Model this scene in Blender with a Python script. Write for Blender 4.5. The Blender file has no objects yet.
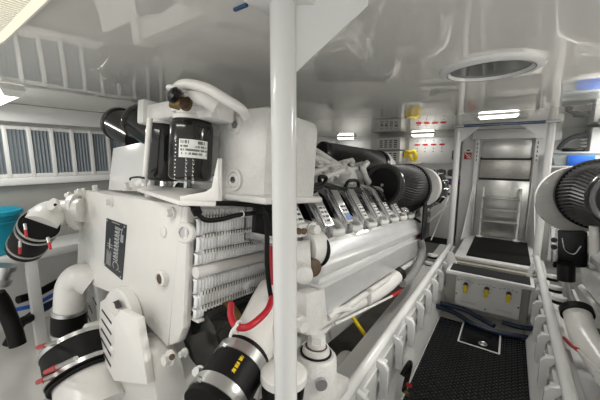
import bpy, bmesh, math, random
from mathutils import Vector, Matrix
random.seed(7)
sc = bpy.context.scene
col = sc.collection

# ---------------------------------------------------------------- camera, world fill, exposure
cam_data = bpy.data.cameras.new('camera')
cam_data.lens = 17.7; cam_data.sensor_width = 36.0; cam_data.clip_start = 0.02
cam = bpy.data.objects.new('camera', cam_data); col.objects.link(cam)
cam.matrix_world = Matrix(((0.8149, -0.0836, 0.5735, 0), (0.5795, 0.1175, -0.8064, 0), (0, 0.9895, 0.1442, 1.6), (0, 0, 0, 1)))
sc.camera = cam
wd = bpy.data.worlds.new('world'); sc.world = wd; wd.use_nodes = True
wd.node_tree.nodes['Background'].inputs[0].default_value = (1.0, 0.985, 0.95, 1)
wd.node_tree.nodes['Background'].inputs[1].default_value = 0.80  # even fill added, reaching in through the open end behind the camera
sc.view_settings.view_transform = 'Standard'; sc.view_settings.look = 'None'
sc.view_settings.exposure = 0.45; sc.view_settings.gamma = 1.0
LAMP = 0.70
CEIL = 1.97

# ---------------------------------------------------------------- materials
def mat(name, c, rough=0.4, metal=0.0, noise=0.0, nscale=12, bump=0.0, bscale=60, coat=0.0, spec=0.5, trans=0.0, alpha=1.0):
    m = bpy.data.materials.new(name); m.use_nodes = True
    nt = m.node_tree; b = nt.nodes['Principled BSDF']
    b.inputs['Base Color'].default_value = (*c, 1); b.inputs['Roughness'].default_value = rough
    b.inputs['Metallic'].default_value = metal; b.inputs['Coat Weight'].default_value = coat
    b.inputs['Specular IOR Level'].default_value = spec; b.inputs['Transmission Weight'].default_value = trans
    b.inputs['Alpha'].default_value = alpha
    tc = nt.nodes.new('ShaderNodeTexCoord')
    if noise:
        n = nt.nodes.new('ShaderNodeTexNoise'); n.inputs['Scale'].default_value = nscale; n.inputs['Detail'].default_value = 5
        nt.links.new(tc.outputs['Object'], n.inputs['Vector'])
        r = nt.nodes.new('ShaderNodeValToRGB')
        r.color_ramp.elements[0].position = 0.3; r.color_ramp.elements[1].position = 0.7
        r.color_ramp.elements[0].color = (*[v * (1 - noise) for v in c], 1); r.color_ramp.elements[1].color = (*[min(1, v * (1 + noise * .5)) for v in c], 1)
        nt.links.new(n.outputs['Fac'], r.inputs['Fac']); nt.links.new(r.outputs['Color'], b.inputs['Base Color'])
    if bump:
        n2 = nt.nodes.new('ShaderNodeTexNoise'); n2.inputs['Scale'].default_value = bscale; n2.inputs['Detail'].default_value = 3
        nt.links.new(tc.outputs['Object'], n2.inputs['Vector'])
        bp = nt.nodes.new('ShaderNodeBump'); bp.inputs['Strength'].default_value = bump; bp.inputs['Distance'].default_value = 0.01
        nt.links.new(n2.outputs['Fac'], bp.inputs['Height']); nt.links.new(bp.outputs['Normal'], b.inputs['Normal'])
    return m
def emit(name, c, s):
    m = bpy.data.materials.new(name); m.use_nodes = True
    b = m.node_tree.nodes['Principled BSDF']; b.inputs['Base Color'].default_value = (*c, 1)
    b.inputs['Emission Color'].default_value = (*c, 1); b.inputs['Emission Strength'].default_value = s
    return m
M = {}
M['white'] = mat('white_engine_paint', (.77, .76, .73), .28, noise=.04, nscale=6, bump=.08, bscale=90)
M['cast'] = mat('white_cast_paint', (.72, .715, .69), .35, noise=.06, nscale=14, bump=.35, bscale=70)
M['rail'] = mat('white_gloss_rail_paint', (.78, .78, .77), .16)
M['wall'] = mat('white_wall_paint', (.72, .72, .70), .35, noise=.03, nscale=3)
M['panel'] = mat('white_gloss_panel', (.74, .74, .73), .22)
M['hull'] = mat('grey_white_hull_paint', (.62, .615, .58), .4, noise=.06, nscale=4)
M['bilge'] = mat('worn_bilge_paint', (.11, .10, .08), .5, noise=.35, nscale=5, bump=.2, bscale=20)
M['slat'] = mat('blue_grey_louvre', (.34, .38, .41), .35, metal=.3)
M['void'] = mat('dark_void', (.02, .02, .022), .6)
M['rubber'] = mat('black_rubber', (.007, .007, .007), .5, noise=.15, nscale=40, spec=.2)
M['gloss'] = mat('black_gloss_enamel', (.012, .012, .011), .13)
M['crest'] = mat('lighter_pleat_faces', (.045, .045, .044), .5)  # every other pleat face coloured lighter so the folds show
M['rim'] = mat('dark_grey_rim', (.045, .045, .047), .22)
M['foam'] = mat('black_pleated_fabric', (.016, .0155, .0155), .4, bump=.4, bscale=60, spec=.3)
M['dkplastic'] = mat('dark_plastic', (.006, .006, .007), .3, spec=.25)
M['steel'] = mat('brushed_steel', (.62, .62, .61), .28, metal=.9)
M['chrome'] = mat('polished_aluminium', (.80, .81, .82), .10, metal=1.0)
M['castal'] = mat('satin_aluminium', (.50, .50, .505), .2, metal=.9)
M['wallshade'] = mat('shaded_wall_grey', (.36, .36, .34), .4, noise=.05)  # wall tone with the shade under the louvre put into its colour
M['lug'] = mat('lighter_plate_lugs', (.035, .043, .045), .3)  # lugs coloured lighter than the plate between them
M['fin'] = mat('painted_fin_silver', (.80, .81, .81), .35, metal=.1)
M['silver'] = mat('silver_white_cover_paint', (.74, .745, .74), .24, metal=.3, noise=.05, nscale=8, bump=.1, bscale=30)
M['brass'] = mat('aged_brass', (.30, .20, .08), .4, metal=.7, noise=.3, nscale=30)
M['bronze'] = mat('rusty_brown', (.10, .06, .03), .6, noise=.4, nscale=40)
M['red'] = mat('red_plastic', (.48, .012, .015), .35)
M['redhose'] = mat('red_cable', (.50, .012, .025), .35)
M['yellow'] = mat('yellow_plastic', (.80, .58, .02), .4)
M['blue'] = mat('blue_plastic', (.02, .13, .60), .4)
M['navy'] = mat('navy_hose', (.012, .025, .06), .45)
M['teal'] = mat('turquoise_plastic', (.01, .30, .43), .35)
M['purple'] = mat('purple_cloth', (.18, .06, .24), .8)
M['greycloth'] = mat('dark_grey_cloth', (.06, .065, .068), .8, noise=.3, nscale=20)
M['label'] = mat('white_label', (.78, .78, .75), .45)
M['ink'] = mat('black_ink', (.03, .03, .03), .5)
M['bluelabel'] = mat('blue_ink', (.06, .16, .45), .4)
M['plateblack'] = mat('dark_name_plate', (.03, .036, .040), .45, noise=.2, nscale=25)
M['plateink'] = mat('grey_engraving', (.42, .43, .42), .5)
M['tread'] = mat('black_diamond_plate', (.006, .007, .008), .24, noise=.2, nscale=8, spec=.2)
M['mat'] = mat('black_rubber_mat', (.008, .008, .0075), .75, spec=.2, noise=.3, nscale=60, bump=.4, bscale=200)
M['grip'] = mat('grey_grip_tape', (.03, .031, .034), .8, spec=.25, noise=.5, nscale=120, bump=.5, bscale=300)
M['ssteel'] = mat('stainless_panel', (.52, .52, .50), .30, metal=.55, noise=.06, nscale=30)
M['ssdark'] = mat('dull_stainless_panel', (.40, .39, .365), .36, metal=.5, noise=.12, nscale=50)
M['glass'] = mat('dark_smoked_glass', (.09, .10, .095), .08, spec=.25)
M['bin'] = mat('clear_plastic', (.62, .68, .70), .15, alpha=.6)
M['fog'] = mat('translucent_bag', (.6, .6, .55), .4)
M['bluetape'] = mat('blue_film', (.02, .07, .18), .3)
M['lampwhite'] = mat('lamp_housing_white', (.82, .82, .80), .3)
M['beige'] = mat('beige_panel', (.42, .40, .33), .5)
M['wire'] = mat('grey_braided_hose', (.25, .25, .24), .5, bump=.5, bscale=200)
M['diff'] = emit('lit_diffuser', (1.0, .985, .95), 3.0)
M['diffwarm'] = emit('lit_warm_diffuser', (1.0, .93, .72), .6)

def ceiling_mat():
    m = bpy.data.materials.new('high_gloss_ceiling'); m.use_nodes = True
    nt = m.node_tree; nt.nodes.clear()
    out = nt.nodes.new('ShaderNodeOutputMaterial')
    d = nt.nodes.new('ShaderNodeBsdfDiffuse'); d.inputs['Color'].default_value = (.92, .91, .875, 1)
    g = nt.nodes.new('ShaderNodeBsdfGlossy'); g.inputs['Color'].default_value = (.88, .875, .85, 1); g.inputs['Roughness'].default_value = .02
    lw = nt.nodes.new('ShaderNodeFresnel'); lw.inputs['IOR'].default_value = 2.7
    mr = nt.nodes.new('ShaderNodeMapRange')
    for k_, v_ in (('From Min', .2), ('From Max', .6), ('To Min', .15), ('To Max', .9)): mr.inputs[k_].default_value = v_
    mx = nt.nodes.new('ShaderNodeMixShader')
    tc = nt.nodes.new('ShaderNodeTexCoord')
    n = nt.nodes.new('ShaderNodeTexNoise'); n.inputs['Scale'].default_value = 2.2; n.inputs['Detail'].default_value = 1
    bp = nt.nodes.new('ShaderNodeBump'); bp.inputs['Strength'].default_value = .25; bp.inputs['Distance'].default_value = .02
    L = nt.links.new
    L(tc.outputs['Object'], n.inputs['Vector']); L(n.outputs['Fac'], bp.inputs['Height'])
    L(bp.outputs['Normal'], g.inputs['Normal'])
    L(lw.outputs[0], mr.inputs['Value']); L(mr.outputs['Result'], mx.inputs['Fac'])
    L(d.outputs[0], mx.inputs[1]); L(g.outputs[0], mx.inputs[2]); L(mx.outputs[0], out.inputs['Surface'])
    return m
M['ceil'] = ceiling_mat()

# ---------------------------------------------------------------- mesh helpers
SIZE = 1.0        # engine meshes are drawn at drawing size and built at SIZE
def V(*a): return Vector(a[0]) if len(a) == 1 else Vector(a)
def frame(d):
    d = V(d).normalized(); a = V(0, 0, 1) if abs(d.z) < .9 else V(1, 0, 0)
    x = a.cross(d).normalized(); return x, d.cross(x)
class MB:
    def __init__(s, m='white'):
        s.bm = bmesh.new(); s.mats = []; s.use(m)
    def use(s, m):
        if m not in s.mats: s.mats.append(m)
        s.i = s.mats.index(m); return s
    def face(s, vs):
        try: f = s.bm.faces.new(vs); f.material_index = s.i; return f
        except ValueError: return None
    def box(s, c, size, bev=0.0, rot=None, seg=2):
        c = V(c); hx, hy, hz = [q / 2 for q in size]
        v = []
        for dx, dy, dz in ((-1,-1,-1),(1,-1,-1),(1,1,-1),(-1,1,-1),(-1,-1,1),(1,-1,1),(1,1,1),(-1,1,1)):
            p = V(dx*hx, dy*hy, dz*hz)
            if rot is not None: p = rot @ p
            v.append(s.bm.verts.new(c + p))
        fs = [s.face([v[k] for k in q]) for q in ((3,2,1,0),(4,5,6,7),(0,1,5,4),(1,2,6,5),(2,3,7,6),(3,0,4,7))]
        if bev > 0:
            es = {e for f in fs for e in f.edges}
            r = bmesh.ops.bevel(s.bm, geom=list(es), offset=min(bev, hx*.95, hy*.95, hz*.95), segments=seg, affect='EDGES', profile=.5)
            for f in r['faces']: f.material_index = s.i
        return s
    def span(s, a, b, bev=0.0):
        a = V(a); b = V(b)
        return s.box((a + b) / 2, [max(abs(q), 1e-4) for q in (b - a)], bev)
    def ring(s, c, x, y, r, n): return [s.bm.verts.new(c + x*(r*math.cos(2*math.pi*k/n)) + y*(r*math.sin(2*math.pi*k/n))) for k in range(n)]
    def lathe(s, o, d, prof, n=32, cap=True):     # prof: (distance along the axis, radius)
        o = V(o); x, y = frame(d); d = V(d).normalized(); prev = None; first = None
        for t, r in prof:
            rg = s.ring(o + d*t, x, y, max(r, 1e-4), n)
            if prev:
                for k in range(n): s.face([prev[k], prev[(k+1) % n], rg[(k+1) % n], rg[k]])
            else: first = rg
            prev = rg
        if cap: s.face(first[::-1]); s.face(prev)
        return s
    def cyl(s, a, b, r, r2=None, n=24):
        a = V(a); b = V(b); return s.lathe(a, b - a, [(0, r), ((b-a).length, r if r2 is None else r2)], n)
    def tube(s, pts, r, n=14, smooth=6, radii=None):
        P = [V(p) for p in pts]; Rr = radii or [r]*len(P)
        if smooth and len(P) > 2:
            Q = []; RR = []
            ext = [P[0]*2 - P[1]] + P + [P[-1]*2 - P[-2]]
            for i in range(len(P) - 1):
                p0, p1, p2, p3 = ext[i:i+4]
                for k in range(smooth):
                    t = k / smooth
                    Q.append(.5*((2*p1) + (p2-p0)*t + (2*p0-5*p1+4*p2-p3)*t*t + (3*p1-p0-3*p2+p3)*t**3)); RR.append(Rr[i]*(1-t) + Rr[i+1]*t)
            Q.append(P[-1]); RR.append(Rr[-1]); P, Rr = Q, RR
        x = None; prev = None; first = None
        for i, p in enumerate(P):
            d = (P[min(i+1, len(P)-1)] - P[max(i-1, 0)])
            if d.length < 1e-7: continue
            d.normalize()
            if x is None: x, y = frame(d)
            else:
                x = (x - d*x.dot(d)).normalized(); y = d.cross(x)
            rg = s.ring(p, x, y, Rr[i], n)
            if prev:
                for k in range(n): s.face([prev[k], prev[(k+1) % n], rg[(k+1) % n], rg[k]])
            else: first = rg
            prev = rg
        s.face(first[::-1]); s.face(prev); return s
    def prism(s, poly, off, bev=0.0):             # 3-D polygon pushed along off
        off = V(off); a = [s.bm.verts.new(V(p)) for p in poly]; b = [s.bm.verts.new(V(p) + off) for p in poly]; n = len(a)
        fs = [s.face(a[::-1]), s.face(b)] + [s.face([a[k], a[(k+1) % n], b[(k+1) % n], b[k]]) for k in range(n)]
        if bev > 0:
            es = {e for f in fs if f for e in f.edges}
            r = bmesh.ops.bevel(s.bm, geom=list(es), offset=bev, segments=2, affect='EDGES', profile=.5)
            for f in r['faces']: f.material_index = s.i
        return s
    def torus(s, c, d, R, r, n=40, m=12, sx=1):
        c = V(c); x, y = frame(d); z = V(d).normalized(); rows = []
        for i in range(n):
            a = 2*math.pi*i/n; e = x*math.cos(a) + y*math.sin(a)
            rows.append([s.bm.verts.new(c + e*(R + r*math.cos(2*math.pi*k/m)) + z*(r*math.sin(2*math.pi*k/m))) for k in range(m)])
        for i in range(n):
            for k in range(m): s.face([rows[i][k], rows[(i+1) % n][k], rows[(i+1) % n][(k+1) % m], rows[i][(k+1) % m]])
        return s
    def hexbolt(s, p, d, r, h, washer=True):
        d = V(d).normalized(); p = V(p)
        if washer: s.cyl(p, p + d*h*.3, r*1.35, n=18)
        s.cyl(p + d*h*.3, p + d*h, r, r*.96, n=6); return s
    def strip(s, a, b, w, nrm, t=.0015):          # thin raised bar from a to b, width w, on a face with normal nrm
        a = V(a); b = V(b); nrm = V(nrm).normalized(); side = (b - a).cross(nrm).normalized()*w/2
        return s.prism([a - side, b - side, b + side, a + side], nrm*t)
    def build(s, name, parent=None, smooth=40):
        bmesh.ops.recalc_face_normals(s.bm, faces=s.bm.faces)
        if SIZE != 1: bmesh.ops.scale(s.bm, vec=(SIZE, SIZE, SIZE), verts=s.bm.verts)
        me = bpy.data.meshes.new(name); s.bm.to_mesh(me); s.bm.free()
        for m in s.mats: me.materials.append(M[m])
        if smooth:
            for p in me.polygons: p.use_smooth = True
            try: me.set_sharp_from_angle(angle=math.radians(smooth))
            except Exception: pass
        o = bpy.data.objects.new(name, me); col.objects.link(o)
        if parent is not None: o.parent = parent
        return o
def tag(o, label, cat, group=None):
    o['label'] = label; o['category'] = cat
    if group: o['group'] = group
    return o
def thing(name, label, cat, loc=(0, 0, 0), rx=0.0, group=None):
    o = bpy.data.objects.new(name, None); col.objects.link(o); o.location = loc; o.rotation_euler = (rx, 0, 0)
    o.empty_display_size = .1
    return tag(o, label, cat, group)
def rel(o, pts): return [V(p) - o.location for p in pts]
def struct(mb, name, smooth=40):
    o = mb.build(name, None, smooth); o['kind'] = 'structure'; return o
def glyphs(mb, a, b, up, nrm, h, n, t=.0012, fill=.75):   # a row of small letter-like marks, too fine to read
    a = V(a); b = V(b); up = V(up).normalized(); stp = (b - a)/n
    for k in range(n):
        if random.random() < .12: continue
        p = a + stp*k; q = p + stp*fill; w = h*.2
        kind = k % 4
        mb.strip(p, p + up*h, w, nrm, t)
        if kind != 1: mb.strip(p + up*h*.95, q + up*h*.95, w, nrm, t)
        if kind in (0, 2): mb.strip(p + up*h*.5, q + up*h*.5, w, nrm, t)
        if kind in (2, 3): mb.strip(q, q + up*h, w, nrm, t)
        if kind == 1: mb.strip(p, q, w, nrm, t)

# ================================================================ THE SETTING
WL = -2.96; WR = 2.75; YB = 5.25; YF = -1.3
struct(MB('ceil').span((WL - .1, YF, CEIL), (WR + .1, YB + .1, CEIL + .05)), 'ceiling', 0)
struct(MB('wall').span((WL - .1, YF, -.7), (WL, YB, CEIL)), 'wall_left', 0)
struct(MB('wall').span((WR, YF, -.7), (WR + .1, YB, CEIL)), 'wall_right', 0)
struct(MB('wall').span((WL, YB, -.7), (WR, YB + .1, CEIL)), 'wall_back', 0)
struct(MB('bilge').span((WL, YF, -.75), (WR, YB, -.65)), 'floor', 0)
# raised sole of the aisle under the tread plate, and its white kerbs
struct(MB('hull').span((-.52, YF, -.65), (.34, 3.5, -.012)), 'floor_aisle', 0)
# engine beds (stringers) under the two rails
def stringer(name, x0, x1, sgn, top=.41):
    mb = MB('wall')
    inner = x1 if sgn < 0 else x0          # the side that faces the aisle
    outer = x0 if sgn < 0 else x1
    prof = [(outer, -.65), (outer, top), (inner + sgn*.03, top), (inner + sgn*.035, .40), (inner + sgn*.035, .14), (inner - sgn*.025, .03), (inner - sgn*.025, -.65)]
    mb.prism([(x, YF, z) for x, z in prof], (0, 4.35 - YF, 0), .004)
    return struct(mb, name, 30)
stringer('trim_1', -.71, -.49, -1)
stringer('trim_2', .255, .40, 1, .40)
struct(MB('panel').span((.40, YF, -.65), (.66, 4.1, .21), .005), 'trim_8')
struct(MB('hull').prism([(WL, YF, -.65), (WL + .95, YF, -.65), (WL + .62, YF, .05), (WL, YF, .32)], (0, YB - YF, 0)), 'trim_3', 20)
struct(MB('bilge').span((-2.0, .9, -.65), (-1.0, 4.2, -.30)), 'trim_4', 0)
struct(MB('wallshade').span((WL, YF, .9), (WL + .015, YB, 1.392)), 'trim_9', 0)  # added sheet, its darker grey stands in for shade on the wall
struct(MB('wall').span((WL, YF, 1.845), (WL + .10, YB, CEIL), .01), 'trim_5')
struct(MB('wall').span((WL, YF, 1.395), (WL + .06, YB, 1.45), .01), 'trim_6')

# louvred grille on the left wall
lv = thing('louvre_grille', 'white framed louvre grille of vertical blue-grey slats along the left wall', 'vent', (WL, 0, 1.45))
m_ = MB('wall'); m_.span((.0, -1.2, .0), (.05, 1.72, .028), .004).span((.0, -1.2, .345), (.045, 1.72, .37), .004); m_.build('frame', lv)
m_ = MB('void'); m_.span((.001, -1.2, .0), (.006, 1.72, .37)); m_.build('backing', lv)
for k in range(23):
    y = -1.19 + k*.1315
    m_ = MB('wall'); m_.span((.0, y - .013, .0), (.055, y + .013, .37), .004); m_.build('mullion', lv)
m_ = MB('slat')
for k in range(22):
    y = -1.19 + k*.1315
    for q in range(5):
        yy = y + .022 + q*.0215
        m_.box((.024, yy + .004, .186), (.038, .0045, .32), rot=Matrix.Rotation(.55, 3, 'Z'))
m_.build('slats', lv, 0)

# square boards with round openings further along the left wall
for (y0, y1, z0, z1, lab) in ((1.76, 2.30, 1.31, 1.84, 'square white board with a round grey opening, beside the end of the louvre grille'),
                          (2.44, 3.02, 1.36, 1.80, 'smaller square white board with a round grey opening, further from the louvre grille')):
    vp = thing('vent_board', lab, 'vent', (WL, (y0+y1)/2, (z0+z1)/2))
    w = (y1-y0)/2; h = (z1-z0)/2
    MB('panel').span((0.0, -w, -h), (.03, w, h), .006).build('board', vp)
    MB('ssdark').cyl((.028, 0.04, 0), (.036, .04, 0), h*.66, n=40).build('opening', vp)
    MB('panel').torus((.034, .04, 0), (1, 0, 0), h*.68, .012).build('rim', vp)

# ================================================================ LAMPS
def strip_lamp(loc, L, w, h, lab, power, diffmat='diff', big=False):
    t = thing('ceiling_lamp', lab, 'lamp', loc, group='strip lamps on the ceiling')
    mb = MB('lampwhite'); a = L/2; b = w/2
    # hexagonal-ended housing
    mb.prism([(-a, -b, 0), (a, -b, 0), (a, b, 0), (-a, b, 0)], (0, 0, -h*.35))
    mb.build('housing', t, 20)
    mb = MB(diffmat)
    top = [(-a*.98, -b*.96), (a*.98, -b*.96), (a*.98, b*.96), (-a*.98, b*.96)]; bot = [(-a*.86, -b*.6), (a*.86, -b*.6), (a*.86, b*.6), (-a*.86, b*.6)]
    v = [mb.bm.verts.new((x, y, -h*.36)) for x, y in top] + [mb.bm.verts.new((x, y, -h)) for x, y in bot]
    for q in ((3,2,1,0),(4,5,6,7),(0,1,5,4),(1,2,6,5),(2,3,7,6),(3,0,4,7)): mb.face([v[k] for k in q])
    mb.build('diffuser', t, 0)
    for e in (-1, 1): MB('lampwhite').prism([(e*a*1.0, -b, -h*.36), (e*a*1.0, b, -h*.36), (e*a*.87, b*.62, -h*1.04), (e*a*.87, -b*.62, -h*1.04)], (e*.012, 0, 0)).build('end_cap', t, 20)
    if big:
        mb = MB('lampwhite')
        for k in range(40):
            x = -a*.85 + k*a*1.7/39; mb.box((x, 0, -h*1.01), (.003, w*.6, .004))
        mb.build('diffuser_ribs', t, 0)
    ld = bpy.data.lights.new('lamp_light', 'AREA'); ld.shape = 'RECTANGLE'; ld.size = L*.8; ld.size_y = w*.55
    ld.energy = power*LAMP; ld.color = (1.0, .975, .93)
    lo = bpy.data.objects.new('lamp_light', ld); col.objects.link(lo); lo.parent = t; lo.location = (0, 0, -h - .006)
    return t
strip_lamp((-1.00, .135, CEIL), .60, .26, .055, 'ribbed warm white ceiling lamp, nearest one, at the top left corner', 3.5, 'diffwarm', True)
strip_lamp((-2.45, .45, CEIL), .50, .10, .045, 'white ceiling lamp close to the louvre grille on the left wall', 4)
strip_lamp((-1.17, 5.0, CEIL), .34, .12, .05, 'bright lit ceiling lamp above the panel with four red marks', 1.0)
strip_lamp((-2.50, 5.0, CEIL), .34, .12, .05, 'bright lit ceiling lamp just left of the storage boxes', 1.0)
strip_lamp((-.13, 3.2, CEIL), .30, .10, .03, 'bright lit ceiling lamp in front of the ladder', 9)
strip_lamp((.93, 4.3, CEIL), .46, .12, .045, 'white ceiling lamp at the right edge above the clear bin', 10)
strip_lamp((-1.9, -.75, CEIL), .50, .12, .05, 'unseen ceiling lamp added to brighten the left side of the room', 6)  # out-of-view lamp, added to lift the left wall, floor and ceiling
strip_lamp((1.3, 1.6, CEIL), .50, .12, .05, 'unseen ceiling lamp added over the right engine as fill', 55)  # strong out-of-view lamp, added to light the sides that face right

# ================================================================ PORT ENGINE
TILT = -0.105
ENG = 'large white diesel engine left of the aisle, dark name plate on its end cover'
SIZE = .80
eng = thing('diesel_engine', ENG, 'engine', (-1.36,0.6,0.8), TILT)

def block(root):
    mb = MB('cast')
    mb.prism([(-.42, .62, -.60), (.42, .62, -.60), (.50, .62, .05), (.58, .62, .10), (.60, .62, .42), (.42, .62, .74), (-.42, .62, .74), (-.74, .62, .42), (-.72, .62, .10), (-.50, .62, .05)], (0, 2.45, 0), .01)
    return mb.build('engine_block', root, 30)
block(eng)
# --- the charge-air cooler with its end cover
plate_poly = [(-0.8978,0,0.7613), (0.3971,0,0.7706), (0.3112,0,0.0103), (0.1596,0,0.0549), (0.026,0,0.0919), (-0.1588,0,0.1339), (-0.3364,0,0.143), (-0.5989,0,0.1088), (-0.9466,-0,0.0589)]
cooler = MB('white').prism([(x, .03, z) for x, y, z in plate_poly], (0, .16, 0), .012).build('charge_air_cooler', eng)
cp = MB('white'); cp.prism([(x, -.0, z) for x, y, z in plate_poly], (0, .03, 0), .012)
# right-hand header flange, set back from the cover
cp.prism([(.36, .0, .765), (.425, .012, .765), (.425, .012, .15), (.385, .012, .06), (.315, .005, .02)], (0, .05, 0), .01)
cp.build('end_cover', cooler)
mb = MB('white')
for q in ((-0.9161,0,0.7377), (-0.3664,0,0.7248), (0.3219,0,0.7279), (0.028,0,0.0569), (-0.6483,0,0.0744)): pass
def bolt(px, r=.022, h=.04, parent=cooler, mt='white', d=(0, -1, 0)):
    MB(mt).hexbolt(px, d, r, h).build('bolt', parent)
for q in ((-0.3661,0,0.7184), (0.3222,0,0.7228), (0.0273,0,0.0685), (-0.8221,0,0.7516), (-0.7186,0,0.0707)): bolt(q)
mb = MB('white'); c_ = V((0.4023,0.03,0.6342))
mb.lathe(c_, (.45, -1, 0), [(0, .055), (.02, .055), (.028, .048), (.028, .03), (.016, .028)], 28); mb.use('castal').cyl(c_ + V(.006, -.013, 0), c_ + V(.009, -.02, 0), .022, n=6)
mb.build('hex_plug', cooler)
mb = MB('white'); mb.lathe((0.2459,0,0.6142), (0, -1, 0), [(0, .03), (.008, .028), (.012, .015)], 20); mb.build('cover_plug', cooler)
mb = MB('white'); c_ = V((0.2606,0,0.3719))
mb.lathe(c_, (0, -1, 0), [(0, .046), (.025, .043), (.03, .03), (.022, .026)], 24); mb.use('bronze').cyl(c_ + V(0, -.018, 0), c_ + V(0, -.026, 0), .025); mb.build('rusty_port', cooler)
for q in ((-0.7768,0.06,0.7552), (-0.302,0.06,0.8005), (0.0008,0.05,0.7848)): MB('cast').hexbolt(q, (0, -.2, 1), .020, .05).build('bolt', cooler)
# name plate, its lettering too worn to read: outlined script reading upwards plus small print
npq = [V((-0.4309,-0.001,0.6074)), V((-0.1563,-0.001,0.5977)), V((-0.1954,-0.001,0.2502)), V((-0.4527,-0.001,0.2894))]
mb = MB('plateblack'); mb.prism(npq, (0, -.004, 0), .001); mb.use('plateink')
def npt(u_, v_):
    a = npq[3].lerp(npq[2], u_); b = npq[0].lerp(npq[1], u_); p = a.lerp(b, v_); p.y = -.0052; return p
ny = (0, -1, 0)
def ns(u0, v0, u1, v1, w=.006): mb.strip(npt(u0, v0), npt(u1, v1), w, ny, .0012)
# big initial C at the foot, then the zig-zag of outlined letters
for k in range(7):
    a0 = math.pi*(.15 + k*.24); a1 = math.pi*(.15 + (k+1)*.24)
    ns(.64 + .15*math.sin(a0), .17 + .075*math.cos(a0)*-1, .64 + .15*math.sin(a1), .17 + .075*math.cos(a1)*-1)
for k in range(9):
    v0 = .27 + k*.068
    ns(.50, v0, .72, v0 + .01); ns(.72, v0 + .01, .70, v0 + .045); ns(.70, v0 + .045, .50, v0 + .05); ns(.50, v0 + .05, .50, v0 + .068)
    if k % 3 == 1: ns(.60, v0, .60, v0 + .05)
ns(.50, .90, .82, .88); ns(.80, .80, .86, .92)
for k in range(8): ns(.14 + k*.032, .08, .14 + k*.032, .40 - (k % 3)*.04, .0028)
for k in range(5): ns(.14, .46 + k*.012, .42, .46 + k*.012, .004) if k in (0, 4) else None
ns(.26, .42, .26, .62, .012)
for k in range(4): ns(.80 + k*.035, .66, .80 + k*.035, .80, .006)
ns(.3, .965, .7, .965, .004); ns(.82, .12, .90, .12, .004)
for uu, vv in ((.07, .04), (.93, .04), (.07, .96), (.93, .96)): mb.cyl(npt(uu, vv), npt(uu, vv) + V(0, -.003, 0), .006, n=10)
mb.build('name_plate', cooler, 0)
# finned core: two banks of looped fins with white bars, a plain tube between them
core = MB('cast').span((-.55, .10, .19), (.44, .64, .765)).build('cooler_core', cooler)
def fin_tier(z0, z1, x=.585, y0=.045, y1=.64, n=30, amp=.016):
    mb = MB('fin'); cols_ = []
    st = (y1-y0)/n; res = 6
    for i in range(n*res + 1):
        y = y0 + st*i/res; ph = (i % res)/res
        xo = x + amp*abs(math.sin(math.pi*ph))**.6
        cols_.append([mb.bm.verts.new((x - .02, y, z0)), mb.bm.verts.new((xo - amp*.6, y, z0)), mb.bm.verts.new((xo, y, z0 + (z1-z0)*.15)), mb.bm.verts.new((xo, y, z0 + (z1-z0)*.85)), mb.bm.verts.new((xo - amp*.6, y, z1)), mb.bm.verts.new((x - .02, y, z1))])
    for a, b in zip(cols_, cols_[1:]):
        for k in range(5): mb.face([a[k], b[k], b[k+1], a[k+1]])
    return mb.build('fin_row', cooler, 60)
for (z0, z1, xx) in ((.712, .752, .445), (.622, .703, .455), (.540, .612, .460), (.470, .528, .452), (.325, .398, .452), (.252, .314, .460), (.195, .242, .458)):
    fin_tier(z0, z1, xx)
for z in (.707, .617, .534, .320, .247):
    mb = MB('white'); mb.span((.42, .075, z - .010), (.479, .64, z + .010), .002)
    mb.use('void')
    for k in range(30): mb.box((.4795, .085 + k*.0188, z + .006), (.002, .0045, .02))
    mb.build('fin_bar', cooler, 0)
MB('white').span((.40, .06, .175), (.48, .66, .19), .004).build('core_rail', cooler)
MB('white').cyl((.455, .05, .434), (.455, .68, .434), .030).build('tie_tube', cooler)
MB('white').cyl((.44, .05, .785), (.44, .72, .785), .020).build('upper_tube', cooler)

# --- elbow with black hose at the upper left of the cover
el = MB('white')
ep = [(-0.7866,-0.01,0.6237), (-0.8748,-0.09,0.6034), (-0.8915,-0.165,0.591), (-0.7837,-0.235,0.5668), (-0.7421,-0.27,0.529)]
er_ = 0.0867
el.tube(ep, er_, 24, 8, radii=[er_*1.0, er_*1.0, er_*1.1, er_*1.16, er_*1.14])
fc = V((-0.8748,-0.03,0.6006)); fd = V(ep[0]) - V(ep[1])
el.lathe(fc, fd, [(0, er_*1.35), (.0, er_*1.55), (.035, er_*1.55), (.035, er_*1.2)], 28)
elbow = el.build('coolant_elbow', eng)
mb = MB('white'); mb.lathe((-0.6657,-0.21,0.6767), (.3, -1, .35), [(0, .04), (.02, .04), (.026, .03)], 24); mb.use('rubber').cyl((-0.5918,-0.23,0.6842), (-0.557,-0.238,0.6901), .008, n=12); mb.build('elbow_boss', elbow)
for q in ((-0.9005,-0.06,0.7238), (-0.892,-0.06,0.5119), (-0.7445,-0.05,0.7564)): MB('white').hexbolt(q, ep[1] - V(ep[0]) if False else V(ep[1]) - V(ep[0]), .018, .03).build('bolt', elbow)
hp = [V((-0.7211,-0.275,0.5323)), V((-0.8934,-0.285,0.4012))]
hr = er_*1.22; hd = (hp[1]-hp[0])
hose = MB('rubber').lathe(hp[0] - hd*.12, hd, [(0, hr*.95), (.01, hr), (hd.length*1.45, hr), (hd.length*1.46, hr*.8)], 32).build('black_hose', eng)
for f_ in (-.08, .16, 1.05):
    MB('steel').lathe(hp[0] + hd*f_ - hd.normalized()*.009, hd, [(0, hr*1.0), (0, hr*1.045), (.018, hr*1.045), (.018, hr)], 32, False).build('hose_clamp', hose)
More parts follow.
